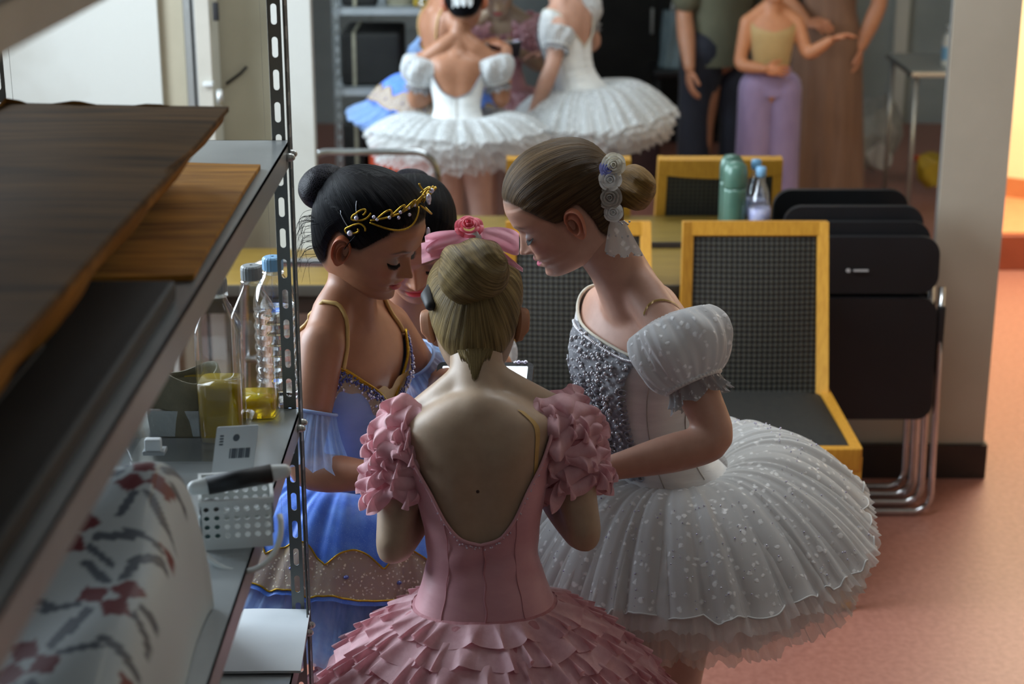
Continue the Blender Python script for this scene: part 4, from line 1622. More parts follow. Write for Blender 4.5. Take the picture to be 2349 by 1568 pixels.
MT['skin'] = skin_mat('skin')
MT['tights'] = mat('pale_tights', lin(206, 172, 158), .6, col2=lin(198, 164, 150), nscale=30, sheen=.2)
MT['lash'] = mat('lash_black', lin(14, 13, 14), .6, col2=lin(18, 16, 17), nscale=30)


def surf_xz(x, z, off=0.0):
    """point on the face surface for given lateral x and height z"""
    w = float(pchip(HZ, HW, z))
    e = .90 - .06 * min(max((z + .02) / .05, 0), 1) * (z < .06)
    s = min(abs(x) / w, .999) ** (1 / e)
    ph = math.copysign(math.asin(s), x)
    p = head_pt(np.array([z]), np.array([ph]))[0]
    return p + np.array([x * 1.2, off if False else 0, 0]) * 0 + np.array([math.sin(ph) * off, math.cos(ph) * off, 0])


def lashes(H, parent, length=.0085, sides=(1, -1)):
    for sd in sides:
        g = Geo()
        n = 30
        top, bot = [], []
        for i in range(n + 1):
            t = i / n
            x = (.0185 + .0265 * t) * sd
            z = .0022 - .0030 * math.sin(math.pi * t) + .0025 * t
            p = surf_xz(x, z + .0010, .0005)
            q = surf_xz(x, z - .0006, .0012)
            top.append(H.v(*p))
            bot.append(H.v(*q))
        g.grid([top, bot])
        rd = random.Random(3)
        for i in range(34):
            t = (i + .5) / 34
            x = (.0185 + .0265 * t) * sd
            z = .0022 - .0030 * math.sin(math.pi * t) + .0025 * t
            a = surf_xz(x, z, .0005)
            L = length * (.55 + .6 * t) * rd.uniform(.85, 1.1)
            tip = a + np.array([sd * (.25 + .55 * t) * L * .7, L * .75, -L * (.62 - .25 * t)])
            mid = (a + tip) / 2 + np.array([0, .0008, -.0012])
            g.tube([H.v(*a), H.v(*mid), H.v(*tip)], [.00042, .00034, .00008], 5)
        g.build('eyelashes', MT['lash'], parent)


def snap(o, pts, off):
    """lay points on the surface of a mesh object"""
    from mathutils.bvhtree import BVHTree
    me = o.data
    if 'bvh' not in SNAP or SNAP['bvh'][0] != o.name:
        SNAP['bvh'] = (o.name, BVHTree.FromPolygons([v.co.copy() for v in me.vertices], [tuple(p.vertices) for p in me.polygons]))
    out = []
    for p in pts:
        c, n, i, d = SNAP['bvh'][1].find_nearest(p)
        if n.dot(p - c) < 0 and d > .004:
            n = n
        out.append(c + n * off)
    return out


SNAP = {}


def bodice(T, t0, t1, off, m, parent, name='bodice', nth=120, nv=44, th0=0, th1=2 * math.pi, wr=None):
    """fitted shell on the torso; t0/t1 are functions of the angle"""
    full = th1 - th0 > 6.28
    ths = np.linspace(th0, th1, nth, endpoint=not full)
    rows, uv = [], []
    for j in range(nv + 1):
        v = j / nv
        row = []
        for th in ths:
            a, b = t0(th), t1(th)
            t = a + (b - a) * v
            o = off + (wr(t, th) if wr else 0)
            row.append(T.pt(t, th, o))
            uv.append((th, t, 0))
        rows.append(row)
    g = Geo().grid(rows, wrap=full)
    o = g.build(name, m, parent, attrs={'cloth': uv})
    top = rows[-1]
    bot = rows[0]
    return o, top, bot


def ruffle(g, path, out, down, width, waves, amp, seed=0, closed=True, rows=6, box=2.2, flare=.25, jit=.25, edge=0.0, mi=0, puff=0.0, omega=.55):
    """gathered strip along a path; waves grow towards its free edge"""
    n = len(path)
    rd = random.Random(seed)
    ph = rd.uniform(0, 6)
    w1, w2 = rd.uniform(.5, .9), rd.uniform(0, 6)
    R = []
    for j in range(rows + 1):
        kk = j / rows
        row = []
        for i in range(n):
            s = i / n
            a = 2 * math.pi * waves * s + ph + jit * 2.2 * math.sin(2 * math.pi * s * max(2, waves * .31) + w2) + jit * 1.3 * math.sin(2 * math.pi * s * max(1, round(waves * .13)) + w1)
            wv = math.tanh(box * math.sin(a)) / math.tanh(box)
            loc = 1 + .35 * math.sin(2 * math.pi * s * max(2, round(waves * .23)) + w2 * 2)
            tg = (path[(i + 1) % n] - path[i - 1]).normalized() if (closed or 0 < i < n - 1) else Vector((0, 0, 0))
            p = path[i] + down[i] * (width * kk * (1 + edge * math.sin(a * .5 + 1))) + out[i] * (amp * loc * wv * (.12 + .88 * kk ** .8) + flare * width * kk * kk + puff * width * math.sin(kk * 2.6)) + tg * (amp * omega * kk * (math.cos(a) if box < 2.5 else -math.sin(2 * a)))
            row.append(p)
        R.append(row)
    g.grid(R, wrap=closed, mi=mi)
    return R


def cloth_mat(name, c1, c2, rough=.5, wrinkle=(14, 3, 40), bstr=.35, sheen=.3, transl=0.0, alpha=1.0, nscale=1.0):
    t = NT(name)
    v = t.coord(wrinkle)
    f = t.noise(v, nscale, 5, .6)
    t.l(t.ramp(f, [(.3, c1), (.7, c2)]), t.b.inputs['Base Color'])
    t.b.inputs['Roughness'].default_value = rough
    t.b.inputs['Sheen Weight'].default_value = sheen
    t.bump(f, bstr, .006)
    if transl or alpha < 1:
        tl = t.n('ShaderNodeBsdfTranslucent')
        t.l(t.b.inputs['Base Color'].links[0].from_socket, tl.inputs[0])
        m1 = t.n('ShaderNodeMixShader')
        m1.inputs[0].default_value = transl
        t.l(t.b.outputs[0], m1.inputs[1])
        t.l(tl.outputs[0], m1.inputs[2])
        last = m1.outputs[0]
        if alpha < 1:
            tr = t.n('ShaderNodeBsdfTransparent')
            m2 = t.n('ShaderNodeMixShader')
            m2.inputs[0].default_value = alpha
            t.l(tr.outputs[0], m2.inputs[1])
            t.l(last, m2.inputs[2])
            last = m2.outputs[0]
        t.l(last, t.out.inputs['Surface'])
    return t.m


def lace_mat(name, c1, bright, alpha=.75, scale=38, transl=.35, attr='cloth', vec=(1, 1, 1), dots=True):
    """net with raised lace flowers: flowers opaque and bright, net partly open"""
    t = NT(name)
    v0 = t.coord(vec)
    nd = t.n('ShaderNodeTexNoise')
    nd.inputs['Scale'].default_value = scale * .7
    t.l(v0, nd.inputs['Vector'])
    vm = t.n('ShaderNodeVectorMath', operation='MULTIPLY_ADD')
    vm.inputs[1].default_value = (.9 / scale,) * 3
    t.l(nd.outputs['Color'], vm.inputs[0])
    t.l(v0, vm.inputs[2])
    v = vm.outputs[0]
    vo = t.n('ShaderNodeTexVoronoi', feature='F1')
    vo.inputs['Scale'].default_value = scale
    t.l(v, vo.inputs['Vector'])
    nz = t.noise(v, scale * 4, 3)
    ad = t.n('ShaderNodeMath', operation='ADD')
    mu = t.n('ShaderNodeMath', operation='MULTIPLY')
    mu.inputs[1].default_value = .35
    t.l(nz, mu.inputs[0])
    t.l(vo.outputs['Distance'], ad.inputs[0])
    t.l(mu.outputs[0], ad.inputs[1])
    fl = t.ramp(ad.outputs[0], [(.34, (1, 1, 1, 1)), (.50, (0, 0, 0, 1))])
    mc = t.n('ShaderNodeMix', data_type='RGBA')
    t.l(fl, mc.inputs[0])
    mc.inputs[6].default_value = c1
    mc.inputs[7].default_value = bright
    t.l(mc.outputs[2], t.b.inputs['Base Color'])
    rr = t.n('ShaderNodeMapRange')
    rr.inputs['To Min'].default_value = .75
    rr.inputs['To Max'].default_value = .32
    t.l(fl, rr.inputs['Value'])
    t.l(rr.outputs[0], t.b.inputs['Roughness'])
    t.b.inputs['Sheen Weight'].default_value = .3
    t.bump(fl, .4, .002)
    tl = t.n('ShaderNodeBsdfTranslucent')
    t.l(mc.outputs[2], tl.inputs[0])
    m1 = t.n('ShaderNodeMixShader')
    m1.inputs[0].default_value = transl
    t.l(t.b.outputs[0], m1.inputs[1])
    t.l(tl.outputs[0], m1.inputs[2])
    tr = t.n('ShaderNodeBsdfTransparent')
    m2 = t.n('ShaderNodeMixShader')
    ar = t.n('ShaderNodeMapRange')
    ar.inputs['To Min'].default_value = alpha
    ar.inputs['To Max'].default_value = min(1.0, alpha + .22)
    t.l(fl, ar.inputs['Value'])
    t.l(ar.outputs[0], m2.inputs[0])
    t.l(tr.outputs[0], m2.inputs[1])
    t.l(m1.outputs[0], m2.inputs[2])
    t.l(m2.outputs[0], t.out.inputs['Surface'])
    return t.m


def tutu_layer(C, R, F, U, r0, r1, prof, m, parent, pleats, amp, name, seed=0, nr=30, na=420, scallop=0, scal_d=0.0, fray=0.0, tilt=None, squash=None, bay=(0, 0)):
    """net skirt layer in the pelvis frame; prof(k) height along the radius, tilt(th) extra drop at the rim"""
    rd = random.Random(seed)
    p1, p2, p3 = rd.uniform(0, 6), rd.uniform(0, 6), rd.uniform(0, 6)
    fr = [rd.uniform(-1, 1) for _ in range(na)]
    rows, uv = [], []
    for j in range(nr + 1):
        kk = j / nr
        row = []
        for i in range(na):
            th = 2 * math.pi * i / na
            re = r1 * (squash(th) if squash else 1)
            if scallop:
                re -= scal_d * (1 - abs(math.sin(th * scallop / 2))) ** 1.5
            if fray:
                re += fray * fr[i]
            rr = r0 + (re - r0) * kk
            a = th * pleats + p1 + 2.4 * math.sin(th * 5 + p2) + 1.3 * math.sin(th * 11 + p3) + .7 * math.sin(th * 23 + p2)
            wv = math.sin(a) + .45 * math.sin(2.1 * a + p2)
            z = prof(kk) + amp * (.15 + .85 * kk) * wv + (tilt(th) * kk ** 1.5 if tilt else 0) + .008 * kk * math.sin(th * 3 + p2)
            row.append(C + R * (rr * math.sin(th)) + F * (rr * math.cos(th)) + U * z)
            uv.append((th * 3, kk, 0))
        rows.append(row)
    o = Geo().grid(rows, wrap=True).build(name, m, parent, attrs={'cloth': uv})
    return o, rows


def beads(g, pts, r, seg=6, mi=0, jit=0, rd=rnd):
    for p in pts:
        rr = r * (1 + rd.uniform(-jit, jit))
        g.ball(p, rr, seg, mi)
    return g

# ------------------------------------------------------------------ cloth and hair materials
MT['pink_satin'] = cloth_mat('pink_satin', lin(196, 138, 146), lin(216, 160, 166), .42, (6, 6, 16), .22, .25)
MT['pink_ruffle'] = cloth_mat('pink_ruffle_chiffon', lin(214, 158, 166), lin(242, 200, 205), .6, (30, 30, 12), .3, .4, transl=.35)
MT['pink_base'] = cloth_mat('pink_net', lin(188, 118, 126), lin(204, 140, 146), .7, (60, 60, 6), .4, .3, transl=.2)
MT['pink_bow'] = cloth_mat('pink_bow_chiffon', lin(226, 160, 176), lin(240, 186, 198), .55, (20, 20, 20), .25, .3, transl=.35)
MT['rose_red'] = cloth_mat('rose_red_silk', lin(206, 62, 84), lin(226, 92, 108), .5, (40, 40, 40), .3, .3, transl=.2)
MT['sequin'] = mat('sequin_multi', lin(236, 226, 236), .2, .2, col2=lin(200, 170, 190), nscale=300)
MT['nude_strap'] = mat('nude_elastic', lin(196, 160, 96), .55, col2=lin(186, 150, 88), nscale=60)
MT['white_satin'] = cloth_mat('white_satin', lin(212, 212, 212), lin(236, 236, 234), .42, (8, 8, 46), .4, .25)
MT['white_lace'] = lace_mat('white_lace_net', lin(214, 216, 216), lin(250, 252, 252), .78, 62)
MT['puff_lace'] = lace_mat('puff_sleeve_lace', lin(212, 214, 215), lin(246, 248, 250), .90, 70, .3)
MT['white_tulle'] = cloth_mat('white_tulle', lin(222, 222, 220), lin(238, 238, 236), .8, (50, 50, 8), .3, .3, transl=.4, alpha=.56)
MT['grey_lace'] = lace_mat('silver_grey_lace', lin(150, 152, 156), lin(206, 208, 212), .72, 120, .2)
MT['silver_appl'] = lace_mat('silver_applique', lin(126, 128, 134), lin(206, 208, 212), .97, 150, .0)
MT['pearl'] = mat('pearl', lin(206, 206, 210), .18, .35, col2=lin(180, 180, 186), nscale=120)
MT['crystal'] = mat('crystal', lin(232, 236, 244), .08, .55, col2=lin(190, 180, 220), nscale=240)
MT['silver_cord'] = mat('silver_cord', lin(168, 170, 176), .35, .6, col2=lin(140, 142, 150), nscale=200)
MT['blue_satin'] = cloth_mat('light_blue_satin', lin(128, 156, 206), lin(156, 182, 224), .4, (8, 8, 14), .22, .2)
MT['blue_tulle'] = cloth_mat('light_blue_tulle', lin(150, 190, 242), lin(184, 214, 250), .75, (60, 60, 6), .3, .2, transl=.5, alpha=.62)
MT['gold_trim'] = lace_mat('gold_lace_trim', lin(196, 166, 104), lin(250, 238, 200), .58, 150, .0)
MT['gold'] = mat('gold_wire', lin(182, 146, 44), .38, .85, col2=lin(150, 116, 30), nscale=400)
MT['indigo'] = mat('indigo_sequin', lin(58, 62, 130), .3, .3, col2=lin(110, 116, 170), nscale=320)
MT['violet_silk'] = cloth_mat('violet_silk', lin(128, 132, 200), lin(150, 154, 214), .55, (30, 30, 30), .3, .3, transl=.2)
MT['cream_silk'] = cloth_mat('cream_silk', lin(214, 208, 190), lin(230, 226, 210), .55, (30, 30, 30), .3, .3, transl=.2)
MT['white_silk'] = cloth_mat('white_silk', lin(210, 210, 208), lin(230, 230, 228), .5, (30, 30, 30), .3, .3, transl=.2)
MT['taupe_silk'] = cloth_mat('taupe_silk', lin(150, 142, 134), lin(178, 170, 160), .5, (60, 60, 60), .4, .3)


def sparkle_blue():
    t = NT('royal_blue_glitter')
    f = t.noise(t.coord((40, 40, 8)), 1.0, 4)
    c = t.ramp(f, [(.3, lin(56, 106, 214)), (.7, lin(96, 146, 236))])
    vo = t.n('ShaderNodeTexVoronoi')
    vo.inputs['Scale'].default_value = 420
    t.l(t.coord(), vo.inputs['Vector'])
    sp = t.ramp(vo.outputs['Distance'], [(.10, (1, 1, 1, 1)), (.2, (0, 0, 0, 1))])
    mx = t.n('ShaderNodeMix', data_type='RGBA')
    t.l(sp, mx.inputs[0])
    t.l(c, mx.inputs[6])
    mx.inputs[7].default_value = lin(170, 196, 246)
    t.l(mx.outputs[2], t.b.inputs['Base Color'])
    t.b.inputs['Roughness'].default_value = .5
    t.b.inputs['Sheen Weight'].default_value = .3
    return t.m


MT['blue_plate'] = sparkle_blue()
MT['hair_blonde'] = hair_mat('hair_ash_blonde', lin(66, 53, 32), lin(158, 136, 90), .42)
MT['hair_brown'] = hair_mat('hair_brown', lin(40, 30, 22), lin(98, 78, 54), .40, 70, .07)
MT['bun_gold'] = hair_mat('bun_golden_brown', lin(84, 60, 26), lin(150, 116, 62), .45, 40)
MT['hair_black'] = hair_mat('hair_black', lin(6, 6, 8), lin(16, 16, 20), .40, 70, .045)


def net_mat():
    t = NT('bun_net')
    t.b.inputs['Base Color'].default_value = lin(16, 15, 18)
    t.b.inputs['Roughness'].default_value = .45
    t.b.inputs['Specular IOR Level'].default_value = .06
    vo = t.n('ShaderNodeTexVoronoi', feature='DISTANCE_TO_EDGE')
    vo.inputs['Scale'].default_value = 260
    t.l(t.coord(), vo.inputs['Vector'])
    c = t.ramp(vo.outputs['Distance'], [(.04, lin(40, 38, 44)), (.14, lin(13, 12, 15))])
    t.l(c, t.b.inputs['Base Color'])
    t.bump(vo.outputs['Distance'], .4, .002)
    return t.m


MT['bun_net'] = net_mat()


def rosette(c, nrm, r, m, parent, name='rosette', rings=4, seed=0, pearl=None):
    """fabric rose: spiral rings of cupped petals"""
    nrm = Vector(nrm).normalized()
    u = nrm.cross(Vector((.3, .2, 1))).normalized()
    v = nrm.cross(u)
    c = Vector(c)
    rd = random.Random(seed)
    g = Geo()
    for q in range(rings):
        f = (q + 1) / rings
        npet = 3 + q
        for i in range(npet):
            a0 = 2 * math.pi * (i / npet) + q * .7 + rd.uniform(-.15, .15)
            wd = 2 * math.pi / npet * .72
            rows = []
            for j in range(6):
                t = j / 5
                row = []
                for s in np.linspace(-1, 1, 8):
                    a = a0 + s * wd * (1 - .25 * t)
                    rr = r * (f * (.55 + .45 * t) - .05 * abs(s) * t + .10 * t * t * f)
                    h = r * ((1 - f) * .55 + .42 * math.sin(t * 2.0) * (1.1 - .55 * f) - .10 * t * s * s + rd.uniform(-.012, .012))
                    row.append(c + (u * math.cos(a) + v * math.sin(a)) * rr + nrm * h)
                rows.append(row)
            g.grid(rows)
    g.ball(c + nrm * r * .35, r * .28, 10)
    o = g.build(name, m, parent)
    if pearl:
        beads(Geo(), [c + nrm * r * .75], r * .16).build('pearl', pearl, o)
    return o


def flyaway(H, specs, m, parent):
    g = Geo()
    for pts in specs:
        ps = [H.v(*p) for p in pts]
        sm = []
        for i in range(13):
            t = i / 12 * (len(ps) - 1)
            k = min(int(t), len(ps) - 2)
            a, b = ps[k], ps[k + 1]
            pa, pb = ps[max(k - 1, 0)], ps[min(k + 2, len(ps) - 1)]
            f = t - k
            sm.append(0.5 * ((2 * a) + (b - pa) * f + (2 * pa - 5 * a + 4 * b - pb) * f * f + (3 * a - pa - 3 * b + pb) * f ** 3))
        g.tube(sm, [.00045 - .00028 * i / 12 for i in range(13)], 5)
    return tag(g.build('loose_strands', m, parent, attrs={'edge': np.ones((len(g.v), 3)), 'strand': np.zeros((len(g.v), 3))}), kind='stuff')


def sleeve_frame(S, E):
    A = (Vector(E) - Vector(S)).normalized()
    u = A.cross(Vector((0, 1, .1))).normalized()
    v = A.cross(u)
    return A, u, v


def puff_sleeve(S, E, k, parent, t0, t1, rmax, r_in, r_out, m, shift=(0, 0, 0), label=None, gath=26):
    """gathered puff with a ribbed band and a lace frill"""
    S, E = Vector(S), Vector(E)
    L = (E - S).length
    A, u, v = sleeve_frame(S, E)
    sh = Vector(shift)
    g = Geo()
    rows = []
    na, nt = 120, 34
    for j in range(nt + 1):
        q = j / nt
        ax_ = t0 + (t1 - t0) * q
        base = r_in + (r_out - r_in) * q
        r = base + (rmax - base) * math.sin(math.pi * q ** .85) ** .62
        gr = .0032 * (.35 + .65 * abs(2 * q - 1) ** 1.0)
        row = []
        if q < .12:
            r = max(.010, r * (q / .12) ** .5)
        for i in range(na):
            a = 2 * math.pi * i / na
            rr = r + .0030 * math.sin(a * 11 + 3 * math.sin(a * 2) + 2.5 * q) * min(1, q * 5) + gr * math.sin(a * gath + 1.5 * math.sin(a * 3)) + .0035 * math.sin(a * 7 + 4 * q) * math.sin(math.pi * q)
            row.append(S + A * (L * ax_) + (u * math.cos(a) + v * math.sin(a)) * rr + sh * math.sin(math.pi * q))
        rows.append(row)
    g.grid(rows, wrap=True)
    sl = g.build('puff_sleeve', m, parent)
    c = S + A * (L * t1)
    g = Geo()
    ring = [c + (u * math.cos(a) + v * math.sin(a)) * (r_out + .001) for a in np.linspace(0, 2 * math.pi, 48, endpoint=False)]
    g.tube(ring, .0042, 8, closed=True)
    for i in range(48):
        a = 2 * math.pi * i / 48
        g.ball(c + (u * math.cos(a) + v * math.sin(a)) * (r_out + .003), .0036, 6)
    g.build('ribbed_band', MT['white_satin'], sl)
    g = Geo()
    n = 200
    path = [c + A * .003 + (u * math.cos(a) + v * math.sin(a)) * (r_out) for a in np.linspace(0, 2 * math.pi, n, endpoint=False)]
    out = [(u * math.cos(a) + v * math.sin(a)) for a in np.linspace(0, 2 * math.pi, n, endpoint=False)]
    ruffle(g, path, out, [A * 1.0 + o * .1 for o in out], .026, 16, .0050, seed=4, box=1.0, edge=.22)
    g.build('lace_frill', MT['grey_lace'], sl)
    return sl


SKIN_P = lin(172, 148, 124)
SKIN_W = lin(190, 146, 126)
SKIN_B = lin(158, 108, 80)
SKIN_F = lin(162, 112, 84)

# ================================================================== girl in pink, back to the camera
pT = Torso(P(1112, 1402, 2.455), P(1096, 898, 2.500), (.02, 1, 0), (.02, 1, 0), .93, bow=(0, -.012, 0))
pH = Head(P(1090, 742, 2.605), (0.0, math.cos(.50), -math.sin(.50)), k=.97, roll=math.radians(-1))
pSR, pSL = P(1282, 962, 2.535), P(938, 985, 2.530)
pER, pEL = P(1348, 1246, 2.470), P(896, 1278, 2.445)
pWR, pWL = Vector((.020, 2.640, .935)), Vector((-.098, 2.630, .935))
pink = person(dict(k=.93, torso=pT, head=pH, skin=SKIN_P, lip=lin(196, 96, 104), lid=lin(170, 150, 150), brow=lin(96, 78, 60),
                   armR=(pSR, pER, pWR, dict(d=(-.15, .93, .40), nrm=(.9, .1, .2), side=-1, k=.88, curl=.75)),
                   armL=(pSL, pEL, pWL, dict(d=(.35, .88, .36), nrm=(-.9, .2, .2), side=1, k=.88, curl=.75)),
                   feet=((.015, 2.47, 0), (-.105, 2.47, 0)), tights=MT['tights'], legs_below=-.02, vox=.004, neck_r=.0445, smooth=26, hair=lin(104, 90, 62), arm_r=(.041, .0365, .0285, .0325, .0215),
                   label='girl in a pink ruffled dress with a bow and blonde bun, seen from behind', group='young dancers gathered round a tablet'))
pb = (0, -.088, .050)
hair = hair_cap(pH, MT['hair_blonde'], pink, pb, .0075)
bun(pH, (0, -.107, .062), (.052, .052, .057), MT['hair_blonde'], pink, (.92, -.36, .15), twist=3.4, depth=.13, seed=2)
rd = random.Random(5)
g = Geo()
for i in range(420):      # nape hair combed up from the neck into the cap
    x = rd.gauss(0, .019)
    x = max(-.044, min(.044, x))
    low = .040 * math.exp(-(x / .016) ** 2) * rd.uniform(.4, 1.0) + .006 * rd.random()
    top_ = pH.v(x * 1.05, -.066 + 3 * x * x, -.030)
    pts = [top_.lerp(pH.v(x * .72, -.088, -.066 - low), t) for t in (0, .25, .5, .75, 1)]
    pts = snap(pink, pts, .0006)
    g.tube(pts, [.0012, .0011, .0008, .0006, .0002], 5)
tag(g.build('nape_hair', MT['hair_blonde'], hair, attrs={'strand': [(math.sin(i // 25), math.cos(i // 25 * 1.7), 0) for i in range(len(g.v))], 'edge': np.ones((len(g.v), 3))}), kind='stuff')
# bow above the bun
bow_c = P(1082, 548, 2.575)
bow = Geo()


def bow_loop(g, c, du, up_, nr, L, Wd, sag, seed):
    """puffed ribbon loop: out and back, pinched at the knot"""
    rows = []
    rd_ = random.Random(seed)
    ph = rd_.uniform(0, 6)
    for i in range(29):
        t = i / 28
        a = t * 2 * math.pi
        x = L * (.5 - .5 * math.cos(a)) ** .8
        y = .017 * math.sin(a) * (1 + .2 * math.sin(3 * a))
        wdt = Wd * (.22 + .78 * (math.sin(math.pi * t)) ** .6) * (1 - .22 * math.exp(-((t - .5) / .10) ** 2))
        row = []
        for s in np.linspace(-1, 1, 15):
            row.append(c + du * x + nr * (y + .0075 * math.sin(4 * s + ph + 5 * t) * math.sin(math.pi * t)) + up_ * (s * wdt / 2 * (1 + .06 * math.sin(7 * t + ph)) - sag * (x / L) ** 2))
        rows.append(row)
    g.grid(rows)


upv, nrv = Vector((0, .15, .97)), Vector((0, -1, .2))
bow_loop(bow, bow_c, Vector((-.99, .02, -.10)), upv, nrv, .072, .042, .004, 1)
bow_loop(bow, bow_c + Vector((.012, 0, .006)), Vector((.97, .02, -.04)), upv, nrv, .062, .040, .012, 2)
bo = bow.build('bow', MT['pink_bow'], pink)
for (sx, L, a, wd_) in ((-1, .060, -.20, .026), (1, .062, -.62, .020)):
    rows = []
    for i in range(13):
        t = i / 12
        cc = bow_c + Vector((sx * (.016 + L * t), -.012 + .006 * math.sin(4 * t), a * L * t - .006))
        rows.append([cc + Vector((0, -.003 * math.sin(5 * s + 3 * t), s * wd_ * (.5 + .15 * t) * (1 if sx < 0 else 1.05 - .75 * t))) for s in np.linspace(-1, 1, 9)])
    Geo().grid(rows).build('bow_tail', MT['pink_bow'], bo)
Geo().ball(bow_c + Vector((.006, -.010, .002)), (.010, .009, .013), 14).build('bow_knot', MT['white_silk'], bo)
rosette(P(1076, 524, 2.575), (0, -.55, .8), .021, MT['rose_red'], pink, 'hair_rose', seed=3)
Geo().tube([pH.v(-.066, -.040, .052), pH.v(-.072, -.052, .035), pH.v(-.069, -.066, .018)], [.010, .013, .009], 12, round_=True).build('hair_tie', MT['black'], pink)

NA = [0, 40, 62, 90, 104, 120, 136, 150, 165, 180]
NT_ = [.76, .79, .88, .905, .88, .72, .60, .47, .395, .370]


def ang(th):
    d = abs(math.degrees((th + math.pi) % (2 * math.pi) - math.pi))
    return d


pbod, top, bot = bodice(pT, lambda th: .045 - .035 * math.cos(th + math.pi) ** 8 if math.cos(th) < 0 else .045, lambda th: float(pchip(NA, NT_, ang(th))), .0060, MT['pink_satin'], pink,
                        wr=lambda t, th: .0012 * math.sin(40 * t + 3 * math.sin(2 * th)) * math.exp(-((t - .3) / .12) ** 2))
g = Geo()
g.tube([q for q in top], .0028, 8, closed=True)
g.build('neckline_piping', MT['pink_satin'], pbod)
g = Geo()
for i in range(len(top)):
    for q in range(2):
        p = top[i].lerp(top[(i + 1) % len(top)], rnd.random()) - Vector((0, 0, .003 + .006 * rnd.random()))
        if rnd.random() < .55:
            g.ball(p - Vector((0, .002, 0)), (.0016, .0010, .0016), 6)
tag(g.build('sequin_edge', MT['sequin'], pbod), kind='stuff')
# centre back closing and princess seams
for th, r_ in ((math.pi - .035, .0016), (math.pi + .55, .0007), (math.pi - .58, .0007)):
    a = .045 if abs(th - math.pi) > .2 else .012
    b = float(pchip(NA, NT_, ang(th)))
    Geo().tube([pT.pt(a + (b - a) * i / 24, th + .01 * math.sin(i * .9), .0066) for i in range(25)], r_, 6).build('back_seam', MT['pink_base'], pbod)
# nude strap on her right shoulder blade
rows = []
for i in range(16):
    t = i / 15
    p = pT.pt(.62 + .32 * t, math.pi - .98 + .16 * t, .0035)
    rows.append(snap(pink, [p + pT.fr(.8)[1] * s * .0062 for s in (-1, 0, 1)], .0012))
Geo().grid(rows).build('strap', MT['nude_strap'], pink)
Geo().ball(P(1096, 1127, pT.pt(.56, math.pi).y - .0005), (.0028, .0012, .0028), 10).build('mole', mat('mole_brown', lin(70, 46, 34), .6, col2=lin(62, 40, 30), nscale=50), pink)


def ruffle_sleeve(S, E, parent, rows_, name, inn, seed, k=1.0):
    """five rows of gathered chiffon wound round the shoulder and upper arm"""
    S, E = Vector(S), Vector(E)
    L = (E - S).length
    A, u, v = sleeve_frame(S, E)
    o = empty_part = None
    base = Geo()
    rws = []
    for j in range(9):
        q = j / 8
        r = (.034 + .020 * math.sin(math.pi * min(1, q * 1.1)) ** .7) * k
        rws.append([S + A * (L * (-.06 + .62 * q)) + inn * (.010 * (1 - q)) + (u * math.cos(a) + v * math.sin(a)) * r for a in np.linspace(0, 2 * math.pi, 32, endpoint=False)])
    base.grid(rws, wrap=True)
    par = base.build(name, MT['pink_base'], parent)
    n = 260
    al = np.linspace(0, 2 * math.pi, n, endpoint=False)
    for i in range(rows_):
        q = i / (rows_ - 1)
        tt = -.17 + .62 * q
        r = (.030 + .028 * math.sin(math.pi * (.18 + .70 * q)) ** .8) * k
        out = [(u * math.cos(a) + v * math.sin(a)) for a in al]
        ctr = S + A * (L * tt) + inn * (.022 * (1 - q))
        path = [ctr + o_ * r * (1 + .05 * math.sin(3 * a + i)) + A * (.007 * math.sin(2 * a + i * 1.3) + .004 * math.sin(5 * a + i * 2.1)) for o_, a in zip(out, al)]
        g = Geo()
        ruffle(g, path, out, [A * .92 + o_ * .12 for o_ in out], (.031 + .004 * math.sin(i)) * k, 11 + 2 * (i % 4), .0088 * k, seed=seed + i, box=1.3, flare=.0, jit=.85, edge=.28, rows=8, puff=.40, omega=1.1)
        g.build('ruffle', MT['pink_ruffle'], par)
    return par


ruffle_sleeve(pSL, pEL, pink, 8, 'ruffled_sleeve', Vector((.7, -.1, .3)), 10, 1.0)
ruffle_sleeve(pSR, pER, pink, 8, 'ruffled_sleeve', Vector((-.7, -.1, .3)), 40, 1.0)
# tiered skirt
pc0, pR, pF, pU = pT.fr(.05)


def skirt_pt(d, th):
    b = pT.pt(.055, th, .006)
    rad = (b - pc0)
    rad = (rad - pU * rad.dot(pU)).normalized()
    h = .86 * d - .55 * d * d
    z = .50 * d + .75 * d * d
    return b + rad * h - Vector((0, 0, 1)) * z, rad


al = np.linspace(0, 2 * math.pi, 96, endpoint=False)
sk = Geo().grid([[skirt_pt(d, a)[0] for a in al] for d in np.linspace(-.002, .30, 24)], wrap=True).build('skirt_base', MT['pink_base'], pink)
n = 1300
al = np.linspace(0, 2 * math.pi, n, endpoint=False)
for i in range(8):
    d = .004 + .0355 * i
    path, out, dn = [], [], []
    for a in al:
        p, rad = skirt_pt(d, a)
        p2, _ = skirt_pt(d + .02, a)
        path.append(p + rad * .002)
        dd = (p2 - p).normalized()
        nn_ = (rad * .55 + Vector((0, 0, .83)))
        out.append((nn_ - dd * nn_.dot(dd)).normalized())
        dn.append(dd)
    g = Geo()
    ruffle(g, path, out, dn, .045 + .004 * (i > 0), 24 + 5 * i, .0060 + .0004 * i, seed=70 + i, box=1.4, flare=.12, jit=.8, edge=.12, rows=8, puff=.06, omega=1.2)
    g.build('ruffle_tier', MT['pink_ruffle'], sk)

# ================================================================== tablet held by the girls
tbl = empty('tablet', (-.04, 2.80, .985), 'black tablet with a glowing white screen held by the girl in pink', 'tablet')
tF = Vector((.10, .80, .59)).normalized()          # long way from the holder
tRt = Vector((1, -.16, .05)).normalized()
tN = tRt.cross(tF).normalized()
tF = tN.cross(tRt)
tcorn = P(1226, 834, 2.862)
tc0 = tcorn - tRt * .085 - tF * .060


